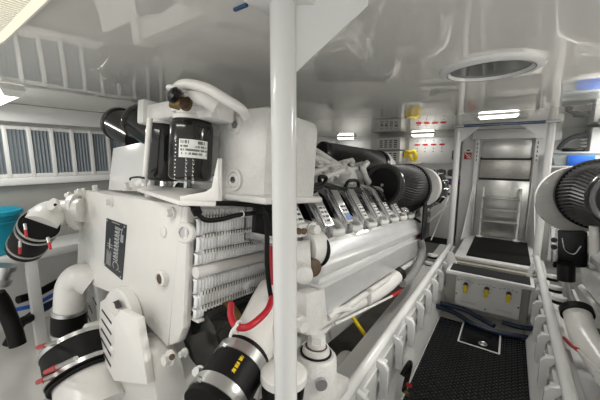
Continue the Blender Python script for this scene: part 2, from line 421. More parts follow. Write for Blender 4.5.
for q0, q1 in (((-0.6233,-0.36,0.5353), (-0.6015,-0.36,0.4966)), ((-0.6923,-0.37,0.422), (-0.6916,-0.37,0.379)), ((-0.3113,-0.33,0.5058), (-0.2857,-0.33,0.4774))):
    d_ = (V(q1)-V(q0)); MB('red').cyl(q0, q1, .0085, .007, 12).build('red_cap', hose); MB('steel').cyl(V(q0) - d_*.9, q0, .008, n=10).build('clamp_screw', hose)

# --- lower left pipework
wp = [(-0.7059,0.02,0.1058), (-0.7487,-0.04,0.1465), (-0.8026,-0.07,0.0819), (-0.8029,-0.08,-0.0626), (-0.8453,-0.07,-0.3271)]
wr = 0.0966
vp_ = MB('white').tube(wp, wr, 28, 8).build('raw_water_elbow', eng)
a_ = V((-0.807,-0.08,-0.1081)); b_ = V((-0.8258,-0.075,-0.2503)); MB('rubber').cyl(a_, b_, wr*1.12, n=32).build('hose_band', vp_)
for p_ in ((-0.8056,-0.08,-0.0929), (-0.8255,-0.075,-0.2577)):
    MB('steel').lathe(V(p_) - (b_-a_).normalized()*.012, b_-a_, [(0, wr), (0, wr*1.16), (.024, wr*1.16), (.024, wr)], 32, False).build('hose_clamp', vp_)
bp_ = [V((-0.3833,-0.16,-0.1737)), V((-0.3214,-0.164,-0.2299)), V((-0.2465,-0.168,-0.2833)), V((-0.1545,-0.174,-0.3414)), V((-0.0004,-0.185,-0.4206))]
br_ = 0.1684
big = MB('white').tube(bp_, br_*.9, 36, 6, radii=[br_*.96, br_*.94, br_*.95, br_*1.0, br_*1.02]).build('seawater_pipe', eng)
hd = bp_[2] - bp_[0]
MB('rubber').lathe(bp_[0] - hd*.08, hd, [(0, br_*.9), (.004, br_*1.12), (hd.length*1.12, br_*1.12), (hd.length*1.13, br_*.9)], 40).build('hose_sleeve', big)
for f_ in (-.06, .86):
    MB('steel').lathe(bp_[0] + hd*f_, hd, [(0, br_), (0, br_*1.15), (.024, br_*1.15), (.024, br_)], 40, False).build('hose_clamp', big)
MB('rubber').torus(bp_[0] + hd*1.14, hd, br_*1.05, .012).build('seal_ring', big)
for q0, q1 in (((-0.615,-0.3,-0.2109), (-0.3831,-0.32,-0.0986)), ((-0.2215,-0.36,-0.1686), (0.017,-0.38,-0.03)), ((-0.3573,-0.36,-0.2858), (-0.1973,-0.37,-0.1911))):
    MB('red').cyl(q0, q1, .013, n=12).build('red_cap', big); MB('steel').cyl(q1, V(q1) + (V(q1)-V(q0))*1.3, .01, n=10).build('clamp_screw', big)

# --- gear case, slotted disc, guard below the end cover
cc = V((-0.0792,0.06,-0.1916)); cr = 0.3721
gear = MB('white').lathe(cc, (0, 1, 0), [(-.02, cr*.9), (-.02, cr*.97), (0, cr), (.14, cr), (.14, cr*.5)], 48).build('gear_case', eng)
cc2 = V((0.1655,-0.06,-0.2261)); cr2 = 0.2377
MB('white').lathe(cc2, (0, 1, 0), [(-.03, cr2*.8), (-.03, cr2*.95), (-.0, cr2), (.12, cr2)], 44).build('gear_cover', gear)
mb = MB('white').hexbolt((0.3908,-0.02,0.0028), (0, -1, 0), .028, .045); mb.use('bronze').cyl((0.446,-0.055,0.0413), (0.4649,-0.067,0.0545), .014, n=12); mb.build('bolt', gear)
MB('cast').hexbolt((0.4762,0,0.0533), (0, -1, 0), .016, .035).build('bolt', gear)
dc = V((-0.1164,-0.055,0.0108)); dr = 0.213
mb = MB('white').lathe(dc, (-.03, -1, .03), [(-.05, dr), (0, dr), (.012, dr*.95)], 44)
mb.use('void')
for k in range(5):
    q = V([(-0.4105,-0.068,0.0759), (-0.4702,-0.068,0.0049), (-0.4998,-0.068,-0.0586), (-0.4762,-0.068,-0.2144), (-0.4261,-0.068,-0.2566)][k]); mb.strip(q + V(-.03, -.001, .018), q + V(.03, -.001, -.018), .010, (0, -1, 0), .003)
disc = mb.build('slotted_disc', gear)
MB('white').lathe((-0.4096,-0.065,-0.1174), (-.1, -1, .05), [(-.02, .055), (.05, .052), (.06, .04)], 26).build('disc_hub', gear)
g = [V((-0.2525,-0.1,0.1246)), V((0.0645,-0.15,0.1502)), V((0.071,-0.15,-0.1983)), V((-0.2654,-0.1,-0.1991))]
mb = MB('white'); mb.prism(g, (.05, .05, 0), .004)
mb.use('void')
gn = (g[1]-g[0]).cross(g[3]-g[0]).normalized()
if gn.y > 0: gn = -gn
for k in range(5):
    t0 = .10 + k*.175
    a = g[0].lerp(g[3], t0).lerp(g[1].lerp(g[2], t0), .18); b = g[0].lerp(g[3], t0 + .05).lerp(g[1].lerp(g[2], t0 + .05), .82); mb.strip(a + gn*.001, b + gn*.001, .011, gn, .002)
for k in range(3):
    pass
guard = mb.build('belt_guard', eng, 20)
gf = [V((0.0645,-0.15,0.1502)), V((0.0732,-0.13,0.1842)), V((0.1935,-0.1,0.1635)), V((0.3662,-0.13,-0.0951)), V((0.071,-0.15,-0.1983))]
MB('white').prism(gf, (0, .04, 0), .004).build('guard_face', guard)
MB('white').prism([V((-0.2525,-0.1,0.1246)), V((-0.2397,-0.04,0.1606)), V((0.1129,-0.06,0.1289)), V((0.0756,-0.15,0.1592))], (0, .02, -.012), .003).build('guard_top', guard)
MB('void').prism([V((-0.1293,-0.085,0.1496)), V((-0.0776,-0.07,0.1778)), V((0.0055,-0.09,0.1676)), V((-0.0312,-0.11,0.1516))], (0, -.003, .003)).build('guard_slot', guard)

# --- coolant tank
tank = MB('cast').span((.50, .10, .815), (.84, .53, 1.245), .045).build('coolant_tank', eng)
MB('cast').span((.60, .085, .812), (.87, .555, .845), .014).build('tank_flange', tank)
for q, r_, deep in (((0.6453,0.1,1.1636), .038, True), ((0.6562,0.1,0.9093), .045, False)):
    mb = MB('cast'); q = V(q)
    mb.lathe(q, (0, -1, 0), [(0, r_*1.15), (.012, r_*1.1), (.014, r_*.85), (.006, r_*.8)], 30)
    if deep: mb.use('castal').cyl(q + V(0, -.006, 0), q + V(0, -.011, 0), r_*.5, n=6)
    else: mb.cyl(q + V(0, -.006, 0), q + V(0, -.012, 0), r_*.75, n=28); mb.use('castal').cyl(q + V(0, -.012, 0), q + V(0, -.015, 0), r_*.38, n=6)
    mb.build('hex_plug', tank)
# --- oil filters, their head and tray
tray = MB('white')
tp = [(-0.0093,-0.02,0.8294), (-0.1594,0.12,0.8422), (0.5239,0.1,0.8541), (0.7252,-0.06,0.8154), (0.5964,-0.14,0.8098)]
tray.prism(tp, (0, 0, -.02), .004)
tray.prism([(0.6832,-0.05,0.8706), (0.7075,-0.05,0.9879), (0.7132,-0.05,0.9962), (0.7252,-0.05,0.8194), (0.5809,-0.13,0.8083), (0.5796,-0.13,0.8292), (0.6578,-0.06,0.8519)], (.004, .02, 0), .002)
tray.build('filter_tray', eng)
def oil_filter(cx, cy, z0, z1, r_, mirror=False):
    h = z1-z0
    o = MB('gloss').lathe((cx, cy, z0), (0, 0, 1), [(0, r_*.7), (.006, r_*.9), (.02, r_), (h - .03, r_), (h - .012, r_*.985), (h, r_*.93)], 40).build('oil_filter', eng)
    MB('rubber').lathe((cx, cy, z1 - .001), (0, 0, 1), [(0, r_*.9), (.012, r_*.9)], 32).build('gasket', o)
    return o
fx, fy = 0.4986, -.03
fr = 0.0941
f1 = oil_filter(fx, fy, 0.8934, 1.1527, fr)
def on_can(cx, cy, r_, a, z, e=.001): return V(cx + (r_+e)*math.sin(a), cy - (r_+e)*math.cos(a), z)
def can_patch(mb, cx, cy, r_, a0, a1, z0, z1, n=12):
    vs = [[mb.bm.verts.new(on_can(cx, cy, r_, a0 + (a1-a0)*k/n, z)) for k in range(n+1)] for z in (z0, z1)]
    for k in range(n): mb.face([vs[0][k], vs[0][k+1], vs[1][k+1], vs[1][k]])
A0 = .50
mb = MB('label'); zt = 1.0715; zb = 0.9936
can_patch(mb, fx, fy, fr, A0 - .08, A0 + 1.25, zb, zt)
mb.use('ink')
for row in range(4):
    z = zt - (zt-zb)*(.16 + row*.2)
    for k in range(26):
        a = A0 + k*.047
        if random.random() < .3 or (row < 2 and 8 < k < 14): continue
        can_patch(mb, fx, fy, fr + .0012, a, a + .030, z - .006, z + (.003 if row else .008), 1)
mb.use('label')
for i, a in enumerate((A0 - .28, A0 + .25, A0 + .55)):
    for k in range(7 if i else 12):
        z = (zb if i else zt) - .014 - k*.016
        if i == 0: can_patch(mb, fx, fy, fr, a, a + .035 + .03*(k % 2), z, z + .006, 1)
        else:
            can_patch(mb, fx, fy, fr, a, a + .015, z, z + .011, 1); can_patch(mb, fx, fy, fr, a + .02, a + .06, z, z + .003, 1); can_patch(mb, fx, fy, fr, a + .06, a + .07, z, z + .011*(k % 2), 1)
mb.build('label', f1, 0)
f2x, f2y = 0.0719, .08
f2 = oil_filter(f2x, f2y, 0.8769, 1.1805, fr*1.02)
mb = MB('label')
for k in range(8): can_patch(mb, f2x, f2y, fr*1.02, -.05, .03 + .02*(k % 2), 1.0 - k*.017, 1.007 - k*.017, 1)
mb.build('printed_marks', f2, 0)
head = MB('cast')
zt1 = 1.1527
head.lathe((fx, fy, zt1 + .008), (0, 0, 1), [(0, fr*.85), (.02, fr*.9), (.03, fr*.75), (.05, fr*.7)], 30)
head.lathe((f2x, f2y, zt1 + .02), (0, 0, 1), [(0, fr*.85), (.02, fr*.9), (.03, fr*.75), (.05, fr*.7)], 30)
head.span((fx - .08, fy - .07, zt1 + .045), (fx + .14, fy + .09, zt1 + .10), .018)
head.span((f2x - .09, f2y - .07, zt1 + .055), (fx + .02, f2y + .06, zt1 + .15), .02)
head.span((f2x - .13, f2y - .09, zt1 + .04), (f2x - .06, f2y + .0, zt1 + .175), .012)
head.span((fx + .06, fy - .03, zt1 + .01), (fx + .17, fy + .10, zt1 + .09), .012)
fh = head.build('filter_head', eng)
MB('white').cyl((0.2234,-0.08,1.1892), (0.1849,-0.08,0.8501), .013, n=14).build('drain_rod', fh)
mb = MB('cast').cyl((0.1931,-0.08,0.8811), (0.1338,-0.08,0.8576), .02, n=12); mb.use('rubber').tube([(0.222,-0.1,0.8914), (0.1623,-0.1,0.894), (0.0898,-0.1,0.886), (0.0796,-0.1,0.8751)], .005, 8); mb.build('drain_cock', fh)
mb = MB('brass').lathe((0.5937,-0.15,1.2104), (-.6, -.8, .15), [(-.03, .022), (.0, .022), (.0, .034), (.035, .034), (.04, .03)], 16); mb.use('bronze').hexbolt((0.6199,-0.14,1.2023), (.2, -1, 0), .022, .03)
mb.use('dkplastic').lathe((0.629,-0.19,1.2155), (-.2, -1, .4), [(0, .03), (.02, .032), (.03, .02)], 16); mb.build('brass_fitting', fh)
ph = [(0.5829,-0.17,1.2222), (0.5863,-0.165,1.2624), (0.6453,-0.16,1.2714), (0.7237,-0.13,1.2545), (0.7824,-0.1,1.222), (0.8246,-0.04,1.1873), (0.7915,0.02,1.176)]
MB('white').tube(ph, 0.0195, 18, 8).build('breather_hose', eng)
MB('white').torus((0.5868,-0.165,1.2545), (.1, .1, 1), .033, .009, 24, 8).build('hose_collar', eng)
MB('white').tube([(0.6081,-0.12,1.2406), (0.6729,-0.1,1.2306), (0.7051,-0.06,1.2056)], .034, 16).build('breather_pipe', eng)

# --- black domed canisters behind the oil filters
for (a, b, rr) in (((-0.8632,0.22,1.3028), (-0.4919,0.24,1.1604), 0.1316), ((-0.3987,0.13,1.2868), (-0.1936,0.2,1.1698), 0.121)):
    a = V(a); b = V(b); L_ = (b-a).length
    MB('gloss').lathe(a, b-a, [(-.004, rr*.05), (.0, rr*.4), (.010, rr*.70), (.028, rr*.9), (.050, rr), (.075, rr*1.0), (.082, rr*.93), (L_, rr*.9), (L_ + .01, rr*.5)], 40).build('domed_canister', eng)
MB('panel').prism([(-0.6617,0.12,1.0831), (-0.1518,0.12,1.1239), (-0.1327,0.12,0.7997), (-0.728,0.12,0.774)], (0, .03, 0), .006).build('canister_bracket', eng)

# --- black wiring along the cooler and over the tank foot
MB('rubber').tube([(0.55,-0.1096,0.7923), (0.6,-0.0949,0.7965), (0.64,-0.0873,0.762), (0.66,-0.0557,0.7326), (0.67,0.022,0.733), (0.68,0.1071,0.7473), (0.68,0.2272,0.7508), (0.68,0.3745,0.7489)], .011, 10).build('wiring_loom', eng)
MB('rubber').tube([(0.58,-0.1058,0.8035), (0.64,0.0038,0.8023), (0.68,0.1163,0.7987), (0.72,0.1824,0.7911), (0.74,0.2273,0.7524), (0.74,0.2506,0.6462), (0.74,0.2618,0.5077), (0.74,0.2873,0.3831), (0.75,0.3074,0.2854)], .0125, 10).build('wiring_loom', eng)
MB('dkplastic').cyl((0.64,-0.098,0.7835), (0.64,-0.0822,0.7575), .02, n=12).build('cable_clip', eng)
MB('white').torus((0.69,0.1225,0.7524), (0, 1, .1), .014, .003, 14, 6).build('cable_tie', eng)
# --- lower cooler outlet: white elbow, black hose, clamps, lettering
op = [V((0.64,0.453,0.2861)), V((0.68,0.3683,0.2295)), V((0.72,0.2527,0.1413)), V((0.76,0.113,0.0849))]
orr = 0.0995
oe = MB('white').tube(op, orr, 30, 6, radii=[orr*.95, orr*1.1, orr*1.2, orr*1.15]).build('outlet_elbow', eng)
h0 = V((0.755,0.1301,0.0945)); h1 = V((0.82,-0.1211,-0.0005)); hd = h1-h0; hr2 = orr*1.24
oh = MB('rubber').lathe(h0, hd, [(0, hr2*.95), (.006, hr2), (hd.length, hr2), (hd.length + .002, hr2*.9)], 40).build('outlet_hose', eng)
for t0, w_ in ((.10, .05), (.72, .05)):
    cl = MB('steel').lathe(h0 + hd*t0, hd, [(0, hr2), (0, hr2*1.04), (w_, hr2*1.04), (w_, hr2)], 40, False).build('hose_clamp', oh)
    MB('steel').hexbolt(h0 + hd*t0 + V(-.02, -.08, .085), (-.3, -.5, .4), .014, .03).build('clamp_bolt', oh)
x_, y_ = frame(hd); nd = hd.normalized()
vdir = (V((1.7,-0.8507,0.9159)) - (h0 + h1)/2); vdir = (vdir - nd*vdir.dot(nd)).normalized(); tdir = nd.cross(vdir)
mb = MB('yellow')
def hq(t, a, e=.001): return h0 + hd*t + (vdir*math.cos(a) + tdir*math.sin(a))*(hr2 + e)
for k in range(13):
    if k in (4, 9): continue
    t = .34 + k*.022; nn = hq(t, .12, 1) - hq(t, .12, 0)
    mb.strip(hq(t, .0), hq(t, .11), .003, nn, .001); mb.strip(hq(t, .11 if k % 2 else 0), hq(t + .012, .11 if k % 2 else 0), .003, nn, .001)
    if k % 3: mb.strip(hq(t + .012, .0), hq(t + .012, .11), .0025, nn, .001)
mb.build('hose_lettering', oh, 0)
# --- red cable with its white ties
rp = [(0.66,0.1087,0.3151), (0.74,0.0383,0.3055), (0.8,0.0139,0.2891), (0.85,0.0291,0.2959), (0.86,0.0905,0.3122), (0.84,0.1711,0.3248), (0.78,0.2686,0.3316)]
rc = MB('redhose').tube(rp, 0.0152, 12).build('red_cable', eng)
MB('label').torus((0.82,0.0064,0.2943), (1, .3, 0), .024, .005, 18, 8).build('cable_tie', rc)
MB('label').tube([(0.84,-0.0139,0.3214), (0.84,-0.0451,0.3038), (0.84,-0.0542,0.2826)], .006, 8).build('cable_tie', rc)
MB('redhose').tube([(0.62,0.3953,0.6287), (0.66,0.3802,0.5639), (0.66,0.3969,0.4657), (0.68,0.3839,0.3434)], .016, 10).build('red_cable', eng)
# --- black alternator drum and strap under the core
bd0 = V((0.45,0.1175,0.0668)); drum = MB('gloss').lathe(bd0, (0, 1, 0), [(-.02, .08), (-.02, .15), (.0, .16), (.36, .16), (.38, .1)], 36).build('black_drum', eng)
MB('brass').lathe(bd0 + V(0, .10, 0), (0, 1, 0), [(0, .16), (0, .168), (.05, .168), (.05, .16)], 36, False).build('drum_strap', drum)
MB('steel').hexbolt((0.62,-0.0227,0.0253), (.2, -.7, .5), .02, .04).build('drum_bolt', drum)
MB('yellow').cyl((0.7,0.0308,0.1367), (0.7,-0.0067,0.1074), .012, n=10).build('dipstick_handle', eng)

# --- one cylinder bank: long cover, head covers, injector pipes, air filter, turbo
def bank(root, s, full=True, F0=(.66, 2.10, .94), fdv=(.16, 1, -.02), L_=.52, r0=.205, r1=.262, turbo=True, off=(0, 0, 0), inl=1.0):
    def X(p): return (p[0]*s, p[1], p[2])
    y0, y1 = .52, 2.98
    prof = [(.66, .70), (.74, .69), (.86, .575), (.90, .50), (.925, .47), (.925, .425), (.895, .40), (.865, .13), (.80, .08), (.66, .08)]
    cov = MB('silver').prism([X((x, y0, z)) for x, z in prof], (0, y1-y0, 0), .006).build('manifold_cover', root, 25)
    for k in range(9):
        y = y0 + .12 + k*.275; MB('silver').hexbolt(X((.80, y, .632)), X((.68, 0, .73)), .017, .022).build('bolt', cov)
    MB('silver').span(X((.84, y0 - .03, .35)), X((.93, y1 + .02, .372)), .004).build('cover_lip', cov)
    MB('white').cyl(X((.83, y0 - .08, .055)), X((.83, y1 + .15, .055)), .026, n=18).build('fuel_rail', root)
    pitch = .283
    for k in range(9):
        ya = .36 + k*pitch; yb = ya + .11
        p = [(.46, .93), (.62, .93), (.68, .90), (.845, .66), (.845, .585), (.80, .56), (.46, .56)]
        hc = MB('castal').prism([X((x, ya, z)) for x, z in p], (0, yb-ya, 0), .012).build('head_cover', root, 30)
        if not full and k > 4: continue
        # polished frame and dark recess on the near end
        ci = V(.66, 0, .72); mb = MB('chrome')
        outer = [(.50, .905), (.62, .905), (.665, .88), (.82, .655), (.82, .605), (.79, .585), (.50, .585)]
        inner = [(ci.x + (x-ci.x)*.72, ci.z + (z-ci.z)*.72) for x, z in outer]
        n = len(outer)
        for q in range(n):
            a, b = outer[q], outer[(q+1) % n]; c, d = inner[(q+1) % n], inner[q]
            mb.prism([X((a[0], ya, a[1])), X((b[0], ya, b[1])), X((c[0], ya, c[1])), X((d[0], ya, d[1]))], (0, -.018, 0))
        mb.build('end_frame', hc, 20)
        MB('dkplastic').prism([X((x, ya - .001, z)) for x, z in inner], (0, -.004, 0)).build('end_recess', hc, 0)
        # polished sloping face with a label plate
        nrm = V(X((.82, 0, .57))).normalized()
        def sl(u_, v_): return V(X((.68 + (.845-.68)*v_, ya + .11*u_, .90 + (.66-.90)*v_)))
        mb = MB('chrome'); mb.prism([sl(.04, .05), sl(.96, .05), sl(.96, .97), sl(.04, .97)], nrm*.006, .002); mb.build('polished_face', hc, 20)
        mb = MB('label' if k not in () else 'label'); q_ = nrm*.0065
        mb.prism([sl(.16, .52) + q_, sl(.86, .52) + q_, sl(.86, .95) + q_, sl(.16, .95) + q_], nrm*.002)
        mb.use('ink'); q_ = nrm*.0088
        for row in range(4):
            v_ = .53 + row*.10
            for w_ in range(7):
                if (w_ + row) % 5 == 4: continue
                mb.strip(sl(.20 + w_*.088, v_ + .03) + q_, sl(.265 + w_*.088, v_ + .03) + q_, .013, nrm, .001)
        if k == 2:
            mb.use('bluelabel'); mb.prism([sl(.22, .74) + q_, sl(.86, .74) + q_, sl(.86, .92) + q_, sl(.22, .92) + q_], nrm*.0012)
        mb.build('label_plate', hc, 0)
        MB('cast').tube([X((.74, ya + .26, .67)), X((.83, ya + .22, .64)), X((.86, ya + .16, .62)), X((.80, ya + .08, .62))], .024, 12).build('drain_pipe', root)
        MB('void').span(X((.46, yb + .01, .60)), X((.66, yb + .16, .80))).build('head_gap', hc, 0)
    # intake filter: a tapered pleated can on a white mount, turbo behind it
    F0 = V(F0); fdv = V(fdv).normalized()
    mb = MB('foam'); n = 110; rows = []
    x, y = frame(fdv)
    for t, f in ((0, .93), (.02, 1), (.05, 1), (.5, 1), (.95, 1), (1, .98)):
        r_ = r0 + (r1-r0)*t; rg = []
        for k in range(n):
            a = 2*math.pi*k/n; rr = r_*f*(1 + (.030 if k % 2 else -.030)*(1 if 0 < t < 1 else 0)); tw = a + .12*math.sin(t*3)
            rg.append(mb.bm.verts.new(F0 + fdv*(L_*t) + x*(rr*math.cos(tw)) + y*(rr*math.sin(tw))))
        rows.append(rg)
    for a, b in zip(rows, rows[1:]):
        for k in range(n): mb.use('crest' if k % 2 else 'foam').face([a[k], a[(k+1) % n], b[(k+1) % n], b[k]])
    mb.face(rows[0][::-1]); mb.face(rows[-1])
    fl = mb.build('air_filter', root, 60)
    mb = MB('dkplastic'); mb.lathe(F0 - fdv*.05, fdv, [(.02, .02), (.022, r0*.45), (.030, r0*.62), (.026, r0*.7), (.012, r0*.84)], 56); mb.use('rim'); mb.lathe(F0 - fdv*.05, fdv, [(.014, r0*.82), (.0, r0*.92), (.0, r0*1.0), (.02, r0*1.06), (.06, r0*1.07), (.065, r0*1.0), (.065, r0*.9)], 56, False); mb.use('steel').lathe(F0 - fdv*.04, -fdv, [(-.01, .02), (.004, .014)], 14); mb.build('filter_end_cap', fl)
    MB('dkplastic').lathe(F0 + fdv*(L_ - .02), fdv, [(0, r1*1.0), (0, r1*1.05), (.05, r1*1.05), (.05, r1*.9)], 56).build('filter_rear_band', fl)
    E0 = F0 + fdv*(L_ + .03) + V(off)
    MB('cast').lathe(E0, fdv, [(0, r1*inl*.8), (0, r1*inl*1.04), (.05, r1*inl*1.06), (.09, r1*inl*.95), (.16, r1*inl*.78), (.18, r1*inl*.6)], 44).build('turbo_inlet', root)
    if not turbo: return fl
    tb = MB('gloss').lathe(E0 + fdv*.17, fdv, [(0, r1*.62), (.02, r1*.78), (.10, r1*.85), (.20, r1*.74), (.26, r1*.45), (.28, .03)], 40).build('turbo_housing', root)
    for k in range(14):
        a = 2*math.pi*k/14; e = x*math.cos(a) + y*math.sin(a); c = E0 + fdv*.27
        MB('castal').tube([c - fdv*.10 + e*r1*.79, c + e*r1*.87, c + fdv*.10 + e*r1*.76], .008, 8, 4).build('turbo_rib', tb)
    return fl
bank(eng, 1, off=(.13, .02, .02), inl=.80)
bank(eng, -1, False, (.08, 1.85, 1.235), (.42, 1, -.11), .78, .12, .19, False)

# valley of the vee: white runners, pipes and harness
vm = MB('cast').span((-.40, .60, .72), (.40, 2.9, .88), .03).build('valley_cover', eng)
vd = [((312,150),(330,158),(352,172),.45,.030), ((322,148),(338,150),(350,162),.42,.022), ((305,170),(322,160),(345,160),.35,.026), ((312,178),(332,168),(350,168),.45,.022), ((330,175),(345,165),(358,170),.40,.028), ((318,165),(328,170),(336,182),.5,.018)]
for pts, rr in (
    ([(0.34,1.0504,1.1241), (0.36,1.2546,1.1294), (0.4,1.4648,1.0801), (0.44,1.7655,0.97)], .032),
    ([(0.36,1.1842,1.2036), (0.38,1.314,1.1694), (0.42,1.4982,1.11), (0.46,1.7088,1.0631)], .022),
    ([(0.4,1.0632,0.9698), (0.42,1.2332,1.0289), (0.42,1.537,1.1044), (0.42,1.8201,1.168)], .024),
    ([(0.45,1.1357,0.928), (0.45,1.3516,0.9955), (0.45,1.6249,1.057), (0.42,2.0739,1.1086)], .026),
    ([(0.46,1.6023,1.074), (0.46,1.7583,1.0282), (0.48,1.825,0.9156), (0.48,1.9878,0.8171)], .034),
    ([(0.3,1.1829,1.0888), (0.3,1.3839,1.1249), (0.33,1.5518,1.0859)], .018),
    ([(0.46,1.4432,0.9747), (0.45,1.5264,1.0502), (0.46,1.7163,1.0163)], .020),
    ([(0.5,2.0064,1.1561), (0.5,1.9154,1.0984), (0.5,2.0091,1.0034), (0.5,2.1875,0.926)], .032)):
    MB('cast').tube(pts, rr, 14).build('intake_pipe', eng)
for c_, sz in (((0.36,1.4174,1.0226), (.16, .22, .14)), ((0.42,1.6959,0.9852), (.16, .28, .12)), ((0.34,2.1577,1.0696), (.14, .22, .22)), ((0.3,1.2949,1.0475), (.2, .2, .12))):
    MB('cast').box(c_, sz, .025, Matrix.Rotation(.4, 3, 'X') @ Matrix.Rotation(.3, 3, 'Z')).build('intake_casting', eng)
for c_ in ((0.38,1.1797,1.1055), (0.42,1.2292,1.0615), (0.4,1.4256,1.1033), (0.46,1.5768,1.1084), (0.46,1.7428,1.1227), (0.48,1.344,1.0382)):
    MB('cast').hexbolt(c_, (.5, -.5, .7), .022, .04).build('bolt', eng)
MB('brass').box((0.4,1.2499,1.0296), (.06, .10, .05), .012).build('brass_sender', eng)
for pts in ([(0.74,0.4872,0.9183), (0.72,0.6417,0.8988), (0.7,0.8392,0.916), (0.68,1.1085,0.8937), (0.68,1.3919,0.8829), (0.68,1.7501,0.8328)],
            [(0.78,0.4556,0.8649), (0.74,0.6139,0.8755), (0.72,0.7819,0.9024), (0.7,0.8601,0.9567), (0.7,0.7829,0.9595), (0.7,0.8136,0.9152), (0.69,1.0603,0.8788)],
            [(0.68,1.1891,0.9029), (0.67,1.2713,0.9515), (0.67,1.4208,0.9574), (0.67,1.4508,0.8999), (0.68,1.2798,0.8813), (0.68,1.6064,0.8508)],
            [(0.68,1.5163,0.8676), (0.72,1.7313,0.7813), (0.76,2.1037,0.7172), (0.82,2.4839,0.6434), (0.88,2.8037,0.5384)],
            [(0.78,0.4769,0.8431), (0.76,0.542,0.8757), (0.74,0.6792,0.8887)]):
    MB('rubber').tube(pts, .014, 10).build('wiring_harness', eng)

# fittings at the near end of the bank
mb = MB('cast'); mb.lathe((0.87,0.3708,0.5451), (.8, .5, .1), [(-.06, .07), (.03, .08), (.05, .08), (.05, .06)], 26); mb.build('thermostat_housing', eng)
MB('cast').lathe((0.87,0.4605,0.5729), (.3, 1, 0), [(-.05, .10), (.04, .10), (.06, .085)], 28).build('elbow_flange', eng)
MB('rubber').torus((0.9,0.4838,0.5641), (.3, 1, -.1), .078, .012, 30, 8).build('seal_ring', eng)
MB('bronze').lathe((0.95,0.3734,0.5002), (.9, -.4, .1), [(-.08, .045), (.0, .045), (.01, .03)], 20).build('rusty_plug', eng)
MB('cast').lathe((0.95,0.2879,0.4843), (.6, -.7, 0), [(-.06, .045), (.01, .042), (.02, .025)], 18).build('end_plug', eng)
MB('cast').prism([(0.84,0.3701,0.3612), (0.84,0.5533,0.3468), (0.84,0.6232,0.1241), (0.84,0.511,0.0883), (0.84,0.3929,0.1341)], (.08, 0, 0), .015).build('water_casting', eng)
MB('cast').hexbolt((0.925,0.3084,0.2365), (1, -.4, 0), .03, .05).build('bolt', eng)
MB('cast').span((0.84,0.3249,0.6432), (0.88,0.4879,0.7114), .01).build('fuel_block', eng)
for q in ((0.88,0.3168,0.68), (0.88,0.3601,0.6756)): MB('bronze').cyl(q, V(q) + V(.012, -.004, 0), .016, n=14).build('block_port', eng)
MB('cast').hexbolt((0.885,0.4251,0.6803), (1, -.3, .1), .026, .05).build('bolt', eng)
# by the side: grey drain pipe with black cap, clamp, red-handled lever, hoses and bracket at the far end
pp = [(0.74,0.5675,-0.0548), (0.76,0.8709,-0.0161), (0.78,1.2137,0.0011), (0.8,1.6178,-0.029), (0.83,1.9454,-0.0051), (0.86,2.114,0.0522)]
pr_ = 0.0655
dp = MB('white').tube(pp, pr_, 22, 6, radii=[pr_*.8, pr_*.85, pr_*.9, pr_*1.0, pr_*1.05, pr_*1.05]).build('crankcase_pipe', eng)
ed = (V(pp[-1]) - V(pp[-2])).normalized(); MB('rubber').lathe(V(pp[-1]) - ed*.02, ed, [(0, pr_*1.1), (0, pr_*1.2), (.06, pr_*1.2), (.065, pr_*1.0)], 28).build('black_cap', dp)
MB('cast').span((0.84,1.3878,-0.0272), (0.88,1.4088,0.1095), .006).build('pipe_clamp', dp)
lvr = MB('white').tube([(0.9,0.7432,0.0635), (0.9,1.1267,0.0119), (0.9,1.8675,-0.0816)], .010, 10, 3).build('stop_lever', eng)
MB('red').cyl((0.9,1.8675,-0.0816), (0.9,2.1547,-0.1017), .017, .014, 12).build('red_handle', lvr)
MB('cast').tube([(0.86,0.7225,0.0958), (0.87,0.8317,0.1138), (0.88,0.9776,0.0762)], .022, 12).build('lever_bracket', lvr)
MB('wire').tube([(0.9,2.7241,0.3837), (0.92,2.8361,0.2301), (0.92,2.7437,0.0786), (0.92,2.4263,-0.0151), (0.92,2.0947,-0.0098)], 0.0424, 14).build('braided_hose', eng)
MB('red').lathe((0.86,2.7072,0.3794), (.2, -.1, 1), [(0, .05), (.035, .05), (.045, .03)], 18).build('red_oil_cap', eng)
mb = MB('dkplastic').span((0.955,2.5403,0.3689), (0.975,2.8816,0.8057), .006); mb.build('black_bracket', eng)
for q in ((0.978,2.698,0.6952), (0.978,2.7388,0.5902)): MB('steel').hexbolt(q, (1, -.6, 0), .016, .03).build('bolt', eng)
MB('dkplastic').span((.62, 2.55, .50), (.84, 2.95, .78), .02).build('control_box', eng)
MB('steel').cyl((1,2.8941,0.3319), (1,3.9177,0.838), .008, n=8).build('stay_rod', eng)
MB('steel').cyl((0.98,2.7426,0.5557), (1,3.8138,0.7092), .010, n=8).build('stay_rod', eng)

